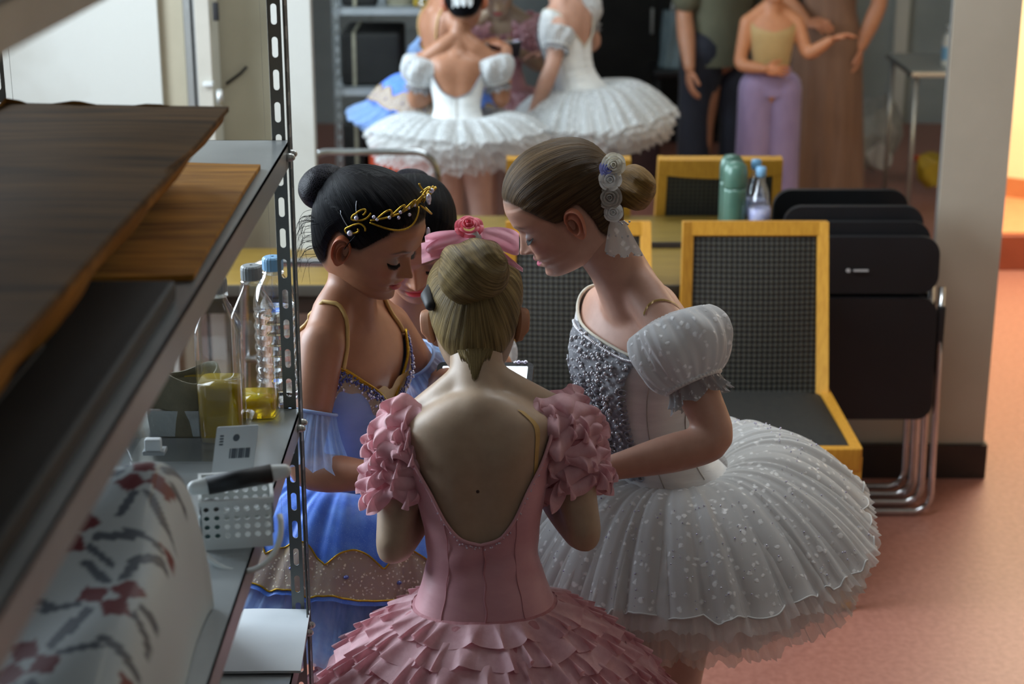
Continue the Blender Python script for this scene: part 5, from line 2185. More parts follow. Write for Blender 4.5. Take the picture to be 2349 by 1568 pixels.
def tp_(u, v, d):
    return tc0 + tRt * u + tF * v + tN * d


g = Geo()
prism(g, rrect(.170, .120, .010, 5), tp_, -.0045, .0045)
autosmooth(g.build('case', MT['plastic_black'], tbl), 40)
g = Geo()
prism(g, rrect(.150, .102, .002, 2), tp_, .0045, .0050)
scr = g.build('screen', mat('screen_glow', lin(235, 245, 255), .2, col2=lin(225, 240, 252), nscale=20, emit=(.82, .93, 1, 1), estr=1.6), tbl, False)
scr['label'] = 'glowing white screen'
g = Geo()
for i in range(4):
    g.ball(tp_(.052 + .006 * i, .060, .002 + .002 * (i % 2)), .0042, 8)
g.build('charm', MT['crystal'], tbl)

# ================================================================== girl in white with brown hair, leaning in from the right
wT = Torso(P(1545, 1135, 2.850), P(1478, 668, 2.795), (-.90, -.43, 0), (-.80, -.60, 0), 1.04, bow=(-.062, .010, .0), bust=.010)
wH = Head(P(1307, 507, 2.705) + Vector((-.003, .070, -.006)), (-.862, -.045, -.505), k=1.0)
wSL, wSR = P(1543, 772, 2.690), P(1412, 738, 2.925)
wEL, wER = P(1652, 1012, 2.610), Vector((.155, 2.985, .930))
wWL, wWR = P(1405, 1072, 2.600), Vector((.085, 2.975, .760))
white = person(dict(k=1.0, torso=wT, head=wH, skin=SKIN_W, lip=lin(206, 92, 122), lid=lin(150, 150, 160), brow=lin(128, 104, 84),
                    armR=(wSR, wER, wWR, dict(d=(-.25, -.05, -.95), nrm=(.3, .9, 0), side=1, k=.95, curl=.35)),
                    armL=(wSL, wEL, wWL, dict(d=(-.97, .15, .05), nrm=(0, -.3, .95), side=1, k=.95, curl=.4)),
                    feet=((.27, 2.93, 0), (.29, 2.80, 0)), tights=MT['tights'], legs_below=-.03, vox=.004, neck_r=.048, smooth=22, hair=lin(70, 56, 42),
                    label='girl in a white lace tutu with brown hair, bending forward in profile', group='young dancers gathered round a tablet'))
wb = (0, -.105, .005)
whair = hair_cap(wH, MT['hair_brown'], white, wb, .0085)
bun(wH, (.0, -.116, -.018), (.033, .046, .037), MT['bun_gold'], white, (0, -.97, -.15), twist=3.2, depth=.12, seed=6)
lashes(wH, white, .0095)
for (x, y, r_, m_, sd) in ((1408, 377, .0180, 'cream_silk', 1), (1396, 386, .0140, 'violet_silk', 2), (1400, 411, .0175, 'white_silk', 3), (1399, 452, .0185, 'taupe_silk', 4), (1407, 486, .0150, 'white_silk', 5)):
    rosette(P(x, y, 2.715), (-.10, -.95, .15), r_, MT[m_], whair, 'hair_rosette', seed=sd)
wrap = Geo()
rows = []
c = P(1414, 505, 2.722)
for j in range(10):
    t = j / 9
    rows.append([c + Vector(((-.020 + .044 * s) * (.55 + .85 * t) + .010 * t, .004 * math.sin(9 * s + 1) * (.4 + t) - .006 * math.sin(math.pi * s), -.052 * t - .008 * t * abs(math.sin(s * 9)))) for s in np.linspace(0, 1, 34)])
rb_ = Geo().grid(rows).build('lace_ribbon', MT['puff_lace'], whair)
beads(Geo(), [rows[9][i] for i in range(2, 34, 6)] + [rows[4][i] for i in range(3, 34, 8)] + [P(1420 + 4 * i, 508 + 3 * (i % 3), 2.705) for i in range(7)], .0019).build('ribbon_pearls', MT['pearl'], rb_)['kind'] = 'stuff'
# bodice
WA = [0, 25, 50, 70, 90, 115, 140, 180]
WT = [.82, .82, .845, .88, .88, .85, .70, .52]
wbod, top, bot = bodice(wT, lambda th: -.10, lambda th: float(pchip(WA, WT, ang(th))), .0060, MT['white_satin'], white,
                        wr=lambda t, th: .0014 * math.sin(95 * t + 1.5 * math.sin(2 * th)) * math.exp(-((t - .30) / .13) ** 2) + .0008 * math.sin(th * 9))
Geo().tube(top, .0030, 8, closed=True).build('neckline_edge', MT['cream_silk'], wbod)
app, atop, abot = bodice(wT, lambda th: .22, lambda th: float(pchip(WA, WT, ang(th))) + .002, .0110, MT['silver_appl'], wbod, 'front_applique', nth=50, nv=60, th0=-.62, th1=.62,
                         wr=lambda t, th: .002 * math.sin(120 * t) * math.sin(30 * th))
rd = random.Random(8)
g = Geo()
for i in range(360):
    th = rd.gauss(0, .28)
    if abs(th) > .60:
        continue
    tm_ = float(pchip(WA, WT, ang(th)))
    t = .24 + (tm_ - .24) * rd.random() ** .7
    g.ball(wT.pt(t, th, .0135), rd.choice((.0022, .0028, .0034)), 7)
for i in range(60):
    th = -.62 + 1.24 * i / 59
    g.ball(wT.pt(float(pchip(WA, WT, ang(th))) - .012, th, .0125), .0030, 7)
tag(g.build('pearls', MT['pearl'], app), 'silver grey pearls', kind='stuff')
g = Geo()
for sd in (-1, 1):
    for i in range(15):
        t = .24 + .031 * i
        c_ = [wT.pt(t + .013 * math.sin(a), sd * (.62 + .07 * math.cos(a)), .0125) for a in np.linspace(0, 2 * math.pi, 14, endpoint=False)]
        g.tube(c_, .0012, 6, closed=True)
for i in range(13):      # scrolls standing proud of the centre front
    t = .25 + .034 * i
    for sd in (-1, 1):
        cc = [wT.pt(t + .016 * q * math.sin(6 * q) + .004, sd * (.05 + .16 * q * (1 + .2 * math.cos(7 * q))), .0150 + .004 * math.sin(4 * q)) for q in np.linspace(0, 1, 14)]
        g.tube(cc, .0013, 6)
g.build('silver_scrolls', MT['silver_cord'], app)['kind'] = 'stuff'
g = Geo()
for i in range(20):      # scalloped shells along the front edge
    t = .24 + .021 * i
    for th in (-.13, .0, .13):
        g.ball(wT.pt(t, th, .0130), (.0065, .0048, .0042), 8)
g.build('shell_edging', MT['silver_appl'], app)['kind'] = 'stuff'
Geo().tube(bot, .0045, 8, closed=True).build('waist_cord', MT['silver_cord'], wbod)
for th in (1.0, -1.0, 1.75, -1.75):
    tt_ = float(pchip(WA, WT, ang(th)))
    Geo().tube([wT.pt(.13 + (tt_ - .15) * i / 20, th, .0068) for i in range(21)], .0009, 6).build('seam', MT['taupe_silk'], wbod)
puff_sleeve(wSL, wEL, 1, white, -.20, .44, .082, .046, .044, MT['puff_lace'], shift=(.006, -.006, .004))
puff_sleeve(wSR, wER, 1, white, -.08, .44, .054, .046, .044, MT['puff_lace'])
rows = []
for i in range(20):      # elastic strap over the near shoulder
    t = i / 19
    a = P(1425, 722, 2.670).lerp(P(1590, 705, 2.720), t) + Vector((0, -.004, .030 * math.sin(math.pi * t)))
    rows.append(snap(white, [a + Vector((0, .002, -.0035)), a + Vector((0, -.001, 0)), a + Vector((0, .002, .0035))], .0015))
Geo().grid(rows).build('strap', MT['nude_strap'], white)
# tutu
wC = P(1558, 1082, 2.850)
wU = Vector((-.13, -.05, 1)).normalized()
wR_, wF_, wU = frame((-1, -.1, -.13), wU)
pr = lambda k_: .010 + .030 * math.sin(math.pi * min(k_ * 1.05, 1)) ** .8 - .115 * k_ ** 2.0
sq = lambda th: 1 + .03 * math.sin(3 * th + 1) + .02 * math.sin(7 * th)
plate, rw = tutu_layer(wC, wR_, wF_, wU, .086, .342, pr, MT['white_lace'], white, 30, .0050, 'tutu_plate', 1, scallop=30, scal_d=.016, squash=sq)
Geo().tube(rw[-1], .0016, 6, closed=True).build('scallop_cord', MT['white_silk'], plate)
g = Geo()
rd = random.Random(2)
for i in range(420):
    j, q = rd.randrange(12, 30), rd.randrange(420)
    g.ball(rw[j][q] + wU * .0015, rd.choice((.0011, .0017)), 5)
tag(g.build('sequins', MT['crystal'], plate), kind='stuff')
for i in range(4):
    tutu_layer(wC - wU * (.010 + .012 * i), wR_, wF_, wU, .086, .350 - .016 * i, lambda k_, i=i: pr(k_) - .010 * k_ - .018 * i * k_, MT['white_tulle'], white, 26 + 3 * i, .0070, 'tulle_layer', 20 + i, fray=.007, squash=sq, nr=16)

# ================================================================== dark haired girl in blue
bF = Vector((.845, -.345, -.405)).normalized()
bR = bF.cross(Vector((0, 0, 1))).normalized()
bH = Head(P(797, 572, 2.690) - bR * .068, bF, k=.98, roll=math.radians(3))
bT = Torso(P(812, 1150, 2.790), P(803, 708, 2.755), (.88, -.47, 0), (.86, -.51, 0), .96, bow=(-.012, .004, 0), bust=.012)
bSR, bSL = P(740, 788, 2.668), P(890, 745, 2.860)
bER, bEL = P(690, 1082, 2.600), Vector((-.140, 2.950, .930))
bWR, bWL = P(866, 1090, 2.545), Vector((-.105, 2.840, .985))
blue = person(dict(k=.97, torso=bT, head=bH, skin=SKIN_B, lip=lin(176, 74, 84), lid=lin(126, 128, 134), brow=lin(38, 28, 24),
                   armR=(bSR, bER, bWR, dict(d=(.85, .45, .2), nrm=(0, -.4, .9), side=-1, k=.9, curl=.6)),
                   armL=(bSL, bEL, bWL, dict(d=(.5, -.5, .2), nrm=(0, .3, .9), side=1, k=.9, curl=.7)),
                   feet=((-.29, 2.74, 0), (-.25, 2.87, 0)), tights=MT['tights'], legs_below=-.03, vox=.004, neck_r=.042, smooth=20,
                   label='dark-haired girl in a blue tutu and gold tiara, standing beside the rack', group='young dancers gathered round a tablet'))
bb = (0, -.095, .065)
bhair = hair_cap(bH, MT['hair_black'], blue, bb, .0085)
bun(bH, (0, -.104, .046), (.044, .046, .036), MT['bun_net'], blue, (0, -.78, .62), twist=2, depth=.05, seed=8)
lashes(bH, blue, .010)
rd = random.Random(4)
fw = []
for i in range(34):
    a = rd.uniform(118, 172)
    ph = math.radians(a)
    p0 = head_pt(np.array([rd.uniform(-.055, .02)]), np.array([ph]), .007)[0]
    fw.append([p0, p0 + np.array([rd.uniform(0, .008), -.010 - rd.uniform(0, .012), -.014]), p0 + np.array([rd.uniform(-.004, .006), -.006 - rd.uniform(0, .014), -.034 - rd.uniform(0, .03)])])
flyaway(bH, fw, MT['hair_black'], bhair)
# tiara
tia = None


def hp_(phd, z, off=.0115):
    return bH.v(*head_pt(np.array([z]), np.array([math.radians(phd)]), off)[0])


g = Geo()
TZ_ = .032
wire = lambda lst, r=.0016: g.tube([hp_(q[0], min(q[1] + TZ_ * math.cos(math.radians(min(abs(q[0]), 90))) ** .5, .112), q[2]) for q in lst], r, 7)
for sd in (1, -1):
    n = 40
    wire([(sd * (2 + 74 * i / n), .066 - .010 * (i / n) ** 2, .0125) for i in range(n + 1)])
    wire([(sd * (2 + 74 * i / n), .066 - .010 * (i / n) ** 2 - .003 - .016 * math.sin(math.pi * i / n), .0120) for i in range(n + 1)])
    for q in range(4):
        a0, wd_ = 7 + 16 * q, 15.5
        hgt = (.029, .026, .024, .020)[q]
        pts = []
        for i in range(15):
            a_ = a0 + wd_ * i / 14
            zb = .066 - .010 * (a_ / 76) ** 2 + TZ_ * math.cos(math.radians(a_)) ** .5
            ph_ = math.radians(sd * a_)
            lift = hgt * math.sin(math.pi * (i / 14) ** .8) ** .8
            pts.append(hp_(sd * a_, zb, .0135) + bH.U * lift * .92 + (bH.R * math.sin(ph_) + bH.F * math.cos(ph_)) * (lift * .35))
        g.tube(pts, .0016, 7)
    # end scrolls
    for (zc, dirn) in ((.066, 1), (.040, -1)):
        sc_ = []
        for i in range(26):
            t = i / 25
            r_ = .0125 * (1 - .75 * t)
            a = dirn * (t * 7.0) + (math.pi if dirn > 0 else math.pi)
            sc_.append((sd * (86 + math.cos(a) * r_ * 700 * .9), zc + math.sin(a) * r_, .0125))
        wire(sc_)
# centre piece
for sd in (1, -1):
    g.tube([hp_(sd * (10 - 8 * t), .096, .014) + bH.U * (.036 * math.sin(math.pi * t * .62)) + bH.F * .008 * t + bH.R * (sd * .004 * math.sin(math.pi * t)) for t in np.linspace(0, 1, 14)], .0016, 7)
cu = [hp_(0, .096, .016) + bH.U * bH.k * (.012 + .020 * t) + bH.F * (.006 * math.sin(5 * t) - .010 * t) for t in np.linspace(0, 1, 10)]
g.tube(cu, .0016, 7)
tia = g.build('tiara', MT['gold'], blue)
tia['label'] = 'gold wire tiara with crystals'
g = Geo()
for sd in (1, -1):
    for (a, z) in ((12, .066), (26, .066), (28, .060), (42, .064), (45, .059), (57, .060), (70, .058), (74, .061)):
        g.ball(hp_(sd * a, z + TZ_ * math.cos(math.radians(a)) ** .5, .0150), .0030, 8)
    g.ball(hp_(sd * 88, .066, .0140), .0040, 8)
    g.ball(hp_(sd * 88, .040, .0140), .0050, 8)
g.ball(hp_(0, .096, .0160) + bH.U * .016 + bH.F * .008, (.0045, .0045, .0085), 10)
g.ball(hp_(0, .096, .0160) + bH.U * .031 + bH.F * .008, .0042, 8)
g.ball(hp_(0, .066, .0140), (.0038, .0038, .0085), 10)
tag(g.build('crystals', MT['crystal'], tia), kind='stuff')
for (a0, z0_, a1, z1_) in ((96, .085, 86, .062), (104, .062, 90, .045), (84, .040, 88, .006)):
    Geo().tube([hp_(a0 + (a1 - a0) * t, z0_ + (z1_ - z0_) * t, .0095) for t in np.linspace(0, 1, 10)], .0008, 6).build('hair_pin', MT['bun_net'] if a0 == 84 else MT['silver_cord'], bhair)
# bodice with sweetheart front
BA = [0, 10, 30, 48, 65, 90, 130, 180]
BT = [.55, .64, .755, .84, .77, .64, .58, .50]
bbod, top, bot = bodice(bT, lambda th: .04, lambda th: float(pchip(BA, BT, ang(th))), .0055, MT['blue_satin'], blue)
g = Geo()
for o_, r_ in ((.000, .0026), (-.012, .0018)):
    g.tube([bT.pt(float(pchip(BA, BT, ang(th))) + o_, th, .0075) for th in np.linspace(0, 2 * math.pi, 160, endpoint=False)], r_, 7, closed=True)
g.build('gold_cord', MT['gold'], bbod)['kind'] = 'stuff'
btr, _, _ = bodice(bT, lambda th: float(pchip(BA, BT, ang(th))) - (.10 + .07 * math.exp(-(th / .5) ** 2) + .018 * math.sin(th * 17)), lambda th: float(pchip(BA, BT, ang(th))) - .002, .0078, MT['gold_trim'], bbod, 'gold_lace', nth=90, nv=16, th0=-1.15, th1=1.15)
cen, _, _ = bodice(bT, lambda th: .26, lambda th: float(pchip(BA, BT, ang(th))), .0085, MT['gold_trim'], bbod, 'centre_lace', nth=14, nv=30, th0=-.16, th1=.16)
mod, _, _ = bodice(bT, lambda th: .48, lambda th: min(.70, float(pchip(BA, BT, ang(th))) + .10 * math.exp(-(th / .25) ** 2)), .0040, MT['nude_strap'], bbod, 'nude_inset', nth=24, nv=16, th0=-.5, th1=.5)
g = Geo()
rd = random.Random(12)
for i in range(420):
    th = rd.uniform(-1.1, 1.1)
    tq_ = float(pchip(BA, BT, ang(th)))
    g.ball(bT.pt(tq_ - .006 - .055 * rd.random(), th, .0092), rd.choice((.0015, .0020)), 5)
tag(g.build('indigo_sequins', MT['indigo'], btr), kind='stuff')
g = Geo()
for i in range(60):
    th = rd.uniform(-1.0, 1.0)
    g.ball(bT.pt(float(pchip(BA, BT, ang(th))) - .02 - .08 * rd.random(), th, .0098), rd.choice((.0018, .0026)), 6)
tag(g.build('crystal_studs', MT['crystal'], btr), kind='stuff')
for sd in (1, -1):      # thin nude straps
    a = bT.pt(.835, sd * .82, .006)
    S = bSR if sd > 0 else bSL
    top_ = S.lerp(bT.fr(.97)[0], .42) + Vector((0, 0, .037))
    b_ = bT.pt(.62, sd * 2.5, .006)
    pp = [a, a.lerp(top_, .5) + bT.fr(.8)[2] * .020 + Vector((0, 0, .004)), top_, top_.lerp(b_, .5) - bT.fr(.8)[2] * .016, b_]
    sm = []
    for i in range(25):
        t = i / 24 * 4
        kq = min(int(t), 3)
        f = t - kq
        p_a, p_b, p_c, p_d = pp[max(kq - 1, 0)], pp[kq], pp[kq + 1], pp[min(kq + 2, 4)]
        sm.append(.5 * (2 * p_b + (p_c - p_a) * f + (2 * p_a - 5 * p_b + 4 * p_c - p_d) * f * f + (3 * p_b - p_a - 3 * p_c + p_d) * f ** 3))
    Geo().tube(snap(blue, sm, .0030), .0035, 8).build('strap', MT['nude_strap'], blue)
# tulle arm frills
for S, E in ((bSR, bER), (bSL, bEL)):
    A, u, v = sleeve_frame(S, E)
    L = (E - S).length
    n = 160
    als = np.linspace(0, 2 * math.pi, n, endpoint=False)
    out = [(u * math.cos(a) + v * math.sin(a)) for a in als]
    g = Geo()
    ruffle(g, [S + A * L * .52 + o_ * .040 for o_ in out], out, [A + o_ * .22 for o_ in out], .088, 26, .004, seed=6, box=.7, edge=.06, rows=9)
    fl = g.build('arm_frill', MT['blue_tulle'], blue)
    Geo().tube([S + A * L * .525 + o_ * .041 for o_ in out[::4]], .003, 8, closed=True).build('frill_band', MT['blue_satin'], fl)
# tutu: royal blue plate, gold lace near the rim, pale tulle below
bC = P(800, 1092, 2.800)
bR_, bF_, bU = frame((.9, -.42, -.17), Vector((.16, -.05, 1)))
prb = lambda k_: .012 + .028 * math.sin(math.pi * min(k_ * 1.05, 1)) ** .8 - .112 * k_ ** 2.0
prb2 = lambda q: prb(max(0, min(q, 1))) - (max(q, 1) - 1) * .11
sqb = lambda th: 1 + .03 * math.sin(3 * th + 2)
bplate, rw = tutu_layer(bC, bR_, bF_, bU, .094, .285, prb, MT['blue_plate'], blue, 18, .0040, 'tutu_plate', 5, squash=sqb)
gr = Geo()
rows = []
for kq in range(6):
    row = []
    for i in range(420):
        j0 = 25.0 + 4.4 * kq / 5 - 3.0 * abs(math.sin(i / 420 * math.pi * 16)) * (1 - kq / 5)
        j = min(int(j0), 29)
        f = j0 - j
        row.append(rw[j][i].lerp(rw[min(j + 1, 30)][i], f) + bU * .003)
    rows.append(row)
gl = gr.grid(rows, wrap=True).build('gold_lace_border', MT['gold_trim'], bplate)
g = Geo()
for i in range(0, 420, 23):
    Geo().ball(rows[3][i] + bU * .002, (.0048, .0048, .0030), 8).build('border_stone', MT['indigo'], gl)
g = Geo()
for kq in (0, 5):
    g.tube(rows[kq], .0016, 6, closed=True)
g.build('border_cord', MT['gold'], gl)
for i in range(4):
    tutu_layer(bC - bU * (.010 + .010 * i), bR_, bF_, bU, .093, .358 - .012 * i, lambda k_, i=i: prb2((.093 + (.265 - .012 * i) * k_ - .094) / .191) - .008 - .007 * i * k_, MT['blue_tulle'], blue, 24 + 3 * i, .0065, 'tulle_layer', 50 + i, fray=.005, squash=sqb, nr=16)

# ================================================================== fourth girl, facing the camera, mostly hidden
fT = Torso(Vector((-.205, 3.135, .715)), P(920, 762, 3.075), (.02, -1, 0), (.02, -1, 0), .95, bow=(0, .012, 0), bust=.008)
fH = Head(P(950, 560, 3.045), (.06, -.86, -.46), k=1.02, roll=math.radians(4))
fc, fRv, fFv, fUv = fT.fr(.88)
fSR, fSL = fc + fRv * .130 + fUv * .0, fc - fRv * .130
fER, fEL = Vector((-.370, 3.075, .800)), Vector((-.040, 3.095, .805))
fWR, fWL = P(1030, 880, 2.930), Vector((-.020, 2.930, .985))
four = person(dict(k=.97, torso=fT, head=fH, skin=SKIN_F, lip=lin(190, 66, 74), lid=lin(96, 96, 102), brow=lin(44, 32, 28),
                   armR=(fSR, fER, fWR, dict(d=(.5, -.6, .3), nrm=(-.2, -.3, .9), side=-1, k=.9, curl=.7)),
                   armL=(fSL, fEL, fWL, dict(d=(-.2, -.8, .2), nrm=(.4, 0, .9), side=1, k=.9, curl=.7)),
                   feet=((-.21, 3.14, 0), (-.09, 3.14, 0)), tights=MT['tights'], legs_below=-.03, vox=.005,
                   label='girl in a white beaded dress facing the camera, mostly hidden behind the others', group='young dancers gathered round a tablet'))
fhair = hair_cap(fH, MT['hair_black'], four, (0, -.10, .03), .008)
bun(fH, (0, -.108, .040), (.036, .040, .032), MT['bun_net'], four, (0, -.95, .15), twist=2, depth=.05, seed=9)
lashes(fH, four, .011)
for i, (x, z) in enumerate(((-.032, .0), (-.016, -.012), (.002, -.016), (.020, -.012), (.034, .002))):
    p = fH.v(x, -.098 - .004 * (i % 2), z - .004)
    rosette(p, tuple(fH.F * -1), .016, MT['white_silk'], fhair, 'hair_rosette', seed=20 + i)
rows = []
for j in range(7):
    t = j / 6
    rows.append([fH.v(-.038 + .076 * s, -.100 - .012 * math.sin(math.pi * s) - .003 * math.sin(20 * s), -.012 - .044 * t * (.6 + .4 * abs(math.sin(s * 11)))) for s in np.linspace(0, 1, 34)])
Geo().grid(rows).build('lace_ribbon', MT['puff_lace'], fhair)
FA = [0, 25, 50, 70, 90, 112, 130, 150, 180]
FT_ = [.72, .735, .80, .87, .88, .84, .66, .48, .40]
fbod, top, bot = bodice(fT, lambda th: .10, lambda th: float(pchip(FA, FT_, ang(th))), .006, MT['white_satin'], four)
Geo().tube(top, .003, 8, closed=True).build('neckline_edge', MT['silver_cord'], fbod)
fapp, _, _ = bodice(fT, lambda th: float(pchip(FA, FT_, ang(th))) - .16 - .03 * math.cos(th * 9), lambda th: float(pchip(FA, FT_, ang(th))), .009, MT['silver_appl'], fbod, 'beaded_yoke', nth=60, nv=20, th0=-1.1, th1=1.1)
g = Geo()
rd = random.Random(30)
for i in range(260):
    th = rd.uniform(-1.05, 1.05)
    g.ball(fT.pt(float(pchip(FA, FT_, ang(th))) - .012 - .12 * rd.random() ** 1.3, th, .0115), rd.choice((.0022, .0030)), 6)
tag(g.build('pearls', MT['pearl'], fapp), kind='stuff')
Geo().tube([fT.pt(.10 + .30 * i / 20, math.pi, .007) for i in range(21)], .0022, 6).build('back_seam', MT['taupe_silk'], fbod)
puff_sleeve(fSR, fER, 1, four, -.16, .50, .076, .044, .042, MT['puff_lace'])
puff_sleeve(fSL, fEL, 1, four, -.16, .50, .076, .044, .042, MT['puff_lace'])
fC = fT.fr(.10)[0] + Vector((0, 0, 0))
fR_, fF_, fU = frame((0, -1, -.06), (0, 0, 1))
prf = lambda k_: .010 + .030 * math.sin(math.pi * min(k_ * 1.05, 1)) ** .8 - .035 * k_ ** 2.0
fpl, rw = tutu_layer(fC, fR_, fF_, fU, .095, .345, prf, MT['white_lace'], four, 28, .0055, 'tutu_plate', 31, scallop=28, scal_d=.014)
for i in range(4):
    tutu_layer(fC - fU * (.012 + .012 * i), fR_, fF_, fU, .094, .352 - .014 * i, lambda k_, i=i: prf(k_) - .012 * k_ - .020 * i * k_, MT['white_tulle'], four, 24 + 3 * i, .0080, 'tulle_layer', 60 + i, fray=.007, nr=16)

# ------------------------------------------------------------------ camera end of the room: people and things the mirror shows
MP = 2 * (MIRY - .012)


def PM(px, py, Y):
    q = P(px, py, MP - Y)
    return Vector((q.x, Y, q.z))


MT['lilac'] = cloth_mat('lilac_cotton', lin(132, 114, 150), lin(152, 133, 170), .8, (12, 12, 5), .35, .2)
MT['nude'] = cloth_mat('nude_leotard', lin(176, 146, 96), lin(188, 158, 106), .6, (10, 10, 10), .15, .2)
MT['olive'] = cloth_mat('olive_shirt', lin(84, 84, 66), lin(98, 98, 78), .8, (10, 10, 6), .35, .1)
MT['navy'] = cloth_mat('navy_denim', lin(22, 26, 38), lin(34, 38, 52), .8, (14, 14, 4), .35, .1)
MT['brown_dress'] = cloth_mat('brown_dress_cloth', lin(104, 76, 60), lin(128, 96, 76), .8, (26, 26, 1.5), .5, .1)
MT['maroon'] = mat('maroon_card', lin(58, 30, 30), .7, col2=lin(50, 26, 26), nscale=8)
MT['teal_bag'] = cloth_mat('grey_teal_plastic', lin(96, 116, 124), lin(126, 146, 152), .4, (16, 16, 10), .5, .0)


MT['bag_film'] = cloth_mat('crinkled_bag_film', lin(170, 174, 172), lin(206, 208, 204), .25, (20, 20, 20), .6, .0, transl=.3, alpha=.55)


def covered_leg(parent, pts, rads, m, name='trouser_leg'):
    g = Geo()
    taper(g, pts, rads)
    return g.build(name, m, parent)


# child in lilac trousers
cT = Torso(PM(1766, 212, 2.06), PM(1772, 28, 2.06), (0, 1, 0), (0, 1, 0), .86)
cH = Head(cT.p2 + Vector((.005, .02, .135)), (-.1, .98, -.12), k=.96)
cc, cR, cF, cU = cT.fr(.88)
cS = (cc + cR * .105, cc - cR * .105)
child = person(dict(k=.88, torso=cT, head=cH, skin=lin(196, 134, 96), lip=lin(180, 90, 84), lid=lin(160, 110, 84), brow=lin(60, 44, 34),
                    armR=(cS[0], PM(1852, 128, 2.10), PM(1905, 92, 2.16), dict(d=(.7, .2, .3), nrm=(0, -.3, .9), side=-1, k=.85, curl=.4)),
                    armL=(cS[1], PM(1695, 150, 2.08), PM(1755, 158, 2.17), dict(d=(.95, .1, -.1), nrm=(0, .9, .2), side=1, k=.85, curl=.4)),
                    feet=((cT.p0.x + .06, 2.06, 0), (cT.p0.x - .06, 2.06, 0)), vox=.007, smooth=5,
                    label='child in a nude leotard and lilac trousers, seen only in the mirror', group='people seen in the mirror'))
hair_cap(cH, MT['hair_brown'], child, (0, -.1, .05))
bun(cH, (0, -.115, .05), (.034, .036, .028), MT['hair_brown'], child, (0, -.9, .3))
bodice(cT, lambda th: .1, lambda th: float(pchip([0, 40, 70, 90, 120, 180], [.78, .84, .93, .80, .93, .70], ang(th))), .005, MT['nude'], child, 'leotard', nth=60, nv=20)
hp2, _, _ = bodice(cT, lambda th: -.02, lambda th: .34, .014, MT['lilac'], child, 'trousers', nth=60, nv=12)
for sd in (1, -1):
    hx = cT.p0.x + .058 * sd
    covered_leg(hp2, [(hx, 2.06, cT.p0.z + .02), (hx + .004 * sd, 2.065, .45), (hx + .006 * sd, 2.06, .06)], [.080, .078, .085], MT['lilac'])

# man in an olive shirt
mp = PM(1648, 128, 1.50)
mT = Torso(mp, mp + Vector((.01, 0, .56)), (.5, .86, 0), (.5, .86, 0), 1.36)
mH = Head(mT.p2 + Vector((.02, .03, .17)), (.4, .85, -.25), k=1.12)
c_, R_, F_, U_ = mT.fr(.88)
mS = (c_ + R_ * .175, c_ - R_ * .175)
man = person(dict(k=1.3, torso=mT, head=mH, skin=lin(180, 128, 98), lip=lin(150, 90, 80), lid=lin(150, 106, 84), brow=lin(30, 26, 24),
                  armR=(mS[0], mS[0] + Vector((.05, .0, -.29)), mS[0] + Vector((.06, .18, -.36)), dict(d=(-.2, .9, .2), nrm=(.7, 0, .6), side=-1, k=1.15, curl=.6)),
                  armL=(mS[1], mS[1] + Vector((-.03, -.02, -.30)), mS[1] + Vector((-.01, .10, -.52)), dict(d=(0, .3, -.95), nrm=(-.8, .2, 0), side=1, k=1.15, curl=.5)),
                  feet=((mp.x + .10, 1.46, 0), (mp.x - .09, 1.52, 0)), vox=.009, smooth=5,
                  label='adult in an olive shirt and dark jeans, seen only in the mirror', group='people seen in the mirror'))
hair_cap(mH, MT['hair_black'], man, (0, -.1, .03), .012)
bodice(mT, lambda th: -.06, lambda th: float(pchip([0, 60, 90, 120, 180], [.93, .96, .90, .96, .96], ang(th))), .020, MT['olive'], man, 'shirt', nth=60, nv=20)
for S, E in ((mS[0], mS[0] + Vector((.05, .0, -.29))), (mS[1], mS[1] + Vector((-.03, -.02, -.30)))):
    covered_leg(man, [S.lerp(E, -.05), S.lerp(E, .75)], [.070, .066], MT['olive'], 'shirt_sleeve')
for sd, yy in ((1, 1.46), (-1, 1.52)):
    hx = mp + R_ * (.085 * sd)
    covered_leg(man, [hx + Vector((0, 0, .03)), (mp.x + .10 * sd, (yy + 1.5) / 2 + .02, .45), (mp.x + .10 * sd, yy, .07)], [.112, .085, .080], MT['navy'], 'trouser_leg')
Geo().tube([mp + R_ * .02 + F_ * .12 + Vector((.0, 0, .5)), mp + R_ * .10 + F_ * .15 + Vector((0, 0, .28)), mp + R_ * .185 + F_ * .04 + Vector((0, 0, .04))], .007, 8).build('strap', MT['black'], man)

# woman in a long brown dress
wp = PM(1900, 60, 1.66)
wp.z = .86
gT = Torso(wp, wp + Vector((0, 0, .50)), (-.3, .95, 0), (-.3, .95, 0), 1.22)
gH = Head(gT.p2 + Vector((-.01, .03, .16)), (-.4, .85, -.3), k=1.06)
c_, R_, F_, U_ = gT.fr(.88)
gS = (c_ + R_ * .152, c_ - R_ * .152)
wom = person(dict(k=1.18, torso=gT, head=gH, skin=lin(184, 128, 96), lip=lin(170, 80, 80), lid=lin(150, 106, 84), brow=lin(40, 32, 28),
                  armR=(gS[0], gS[0] + Vector((.07, .02, -.28)), PM(1975, 108, 1.74), dict(d=(-.1, .1, -.98), nrm=(.9, .2, 0), side=-1, k=1.05, curl=.5)),
                  armL=(gS[1], gS[1] + Vector((-.05, .02, -.28)), gS[1] + Vector((.02, .20, -.36)), dict(d=(.6, .7, 0), nrm=(-.3, .3, .8), side=1, k=1.05, curl=.5)),
                  feet=((wp.x + .08, 1.66, 0), (wp.x - .07, 1.66, 0)), vox=.009, smooth=5,
                  label='adult in a long brown dress beside the child, seen only in the mirror', group='people seen in the mirror'))
hair_cap(gH, MT['hair_brown'], wom, (0, -.1, 0), .014)
g = Geo()
rows = []
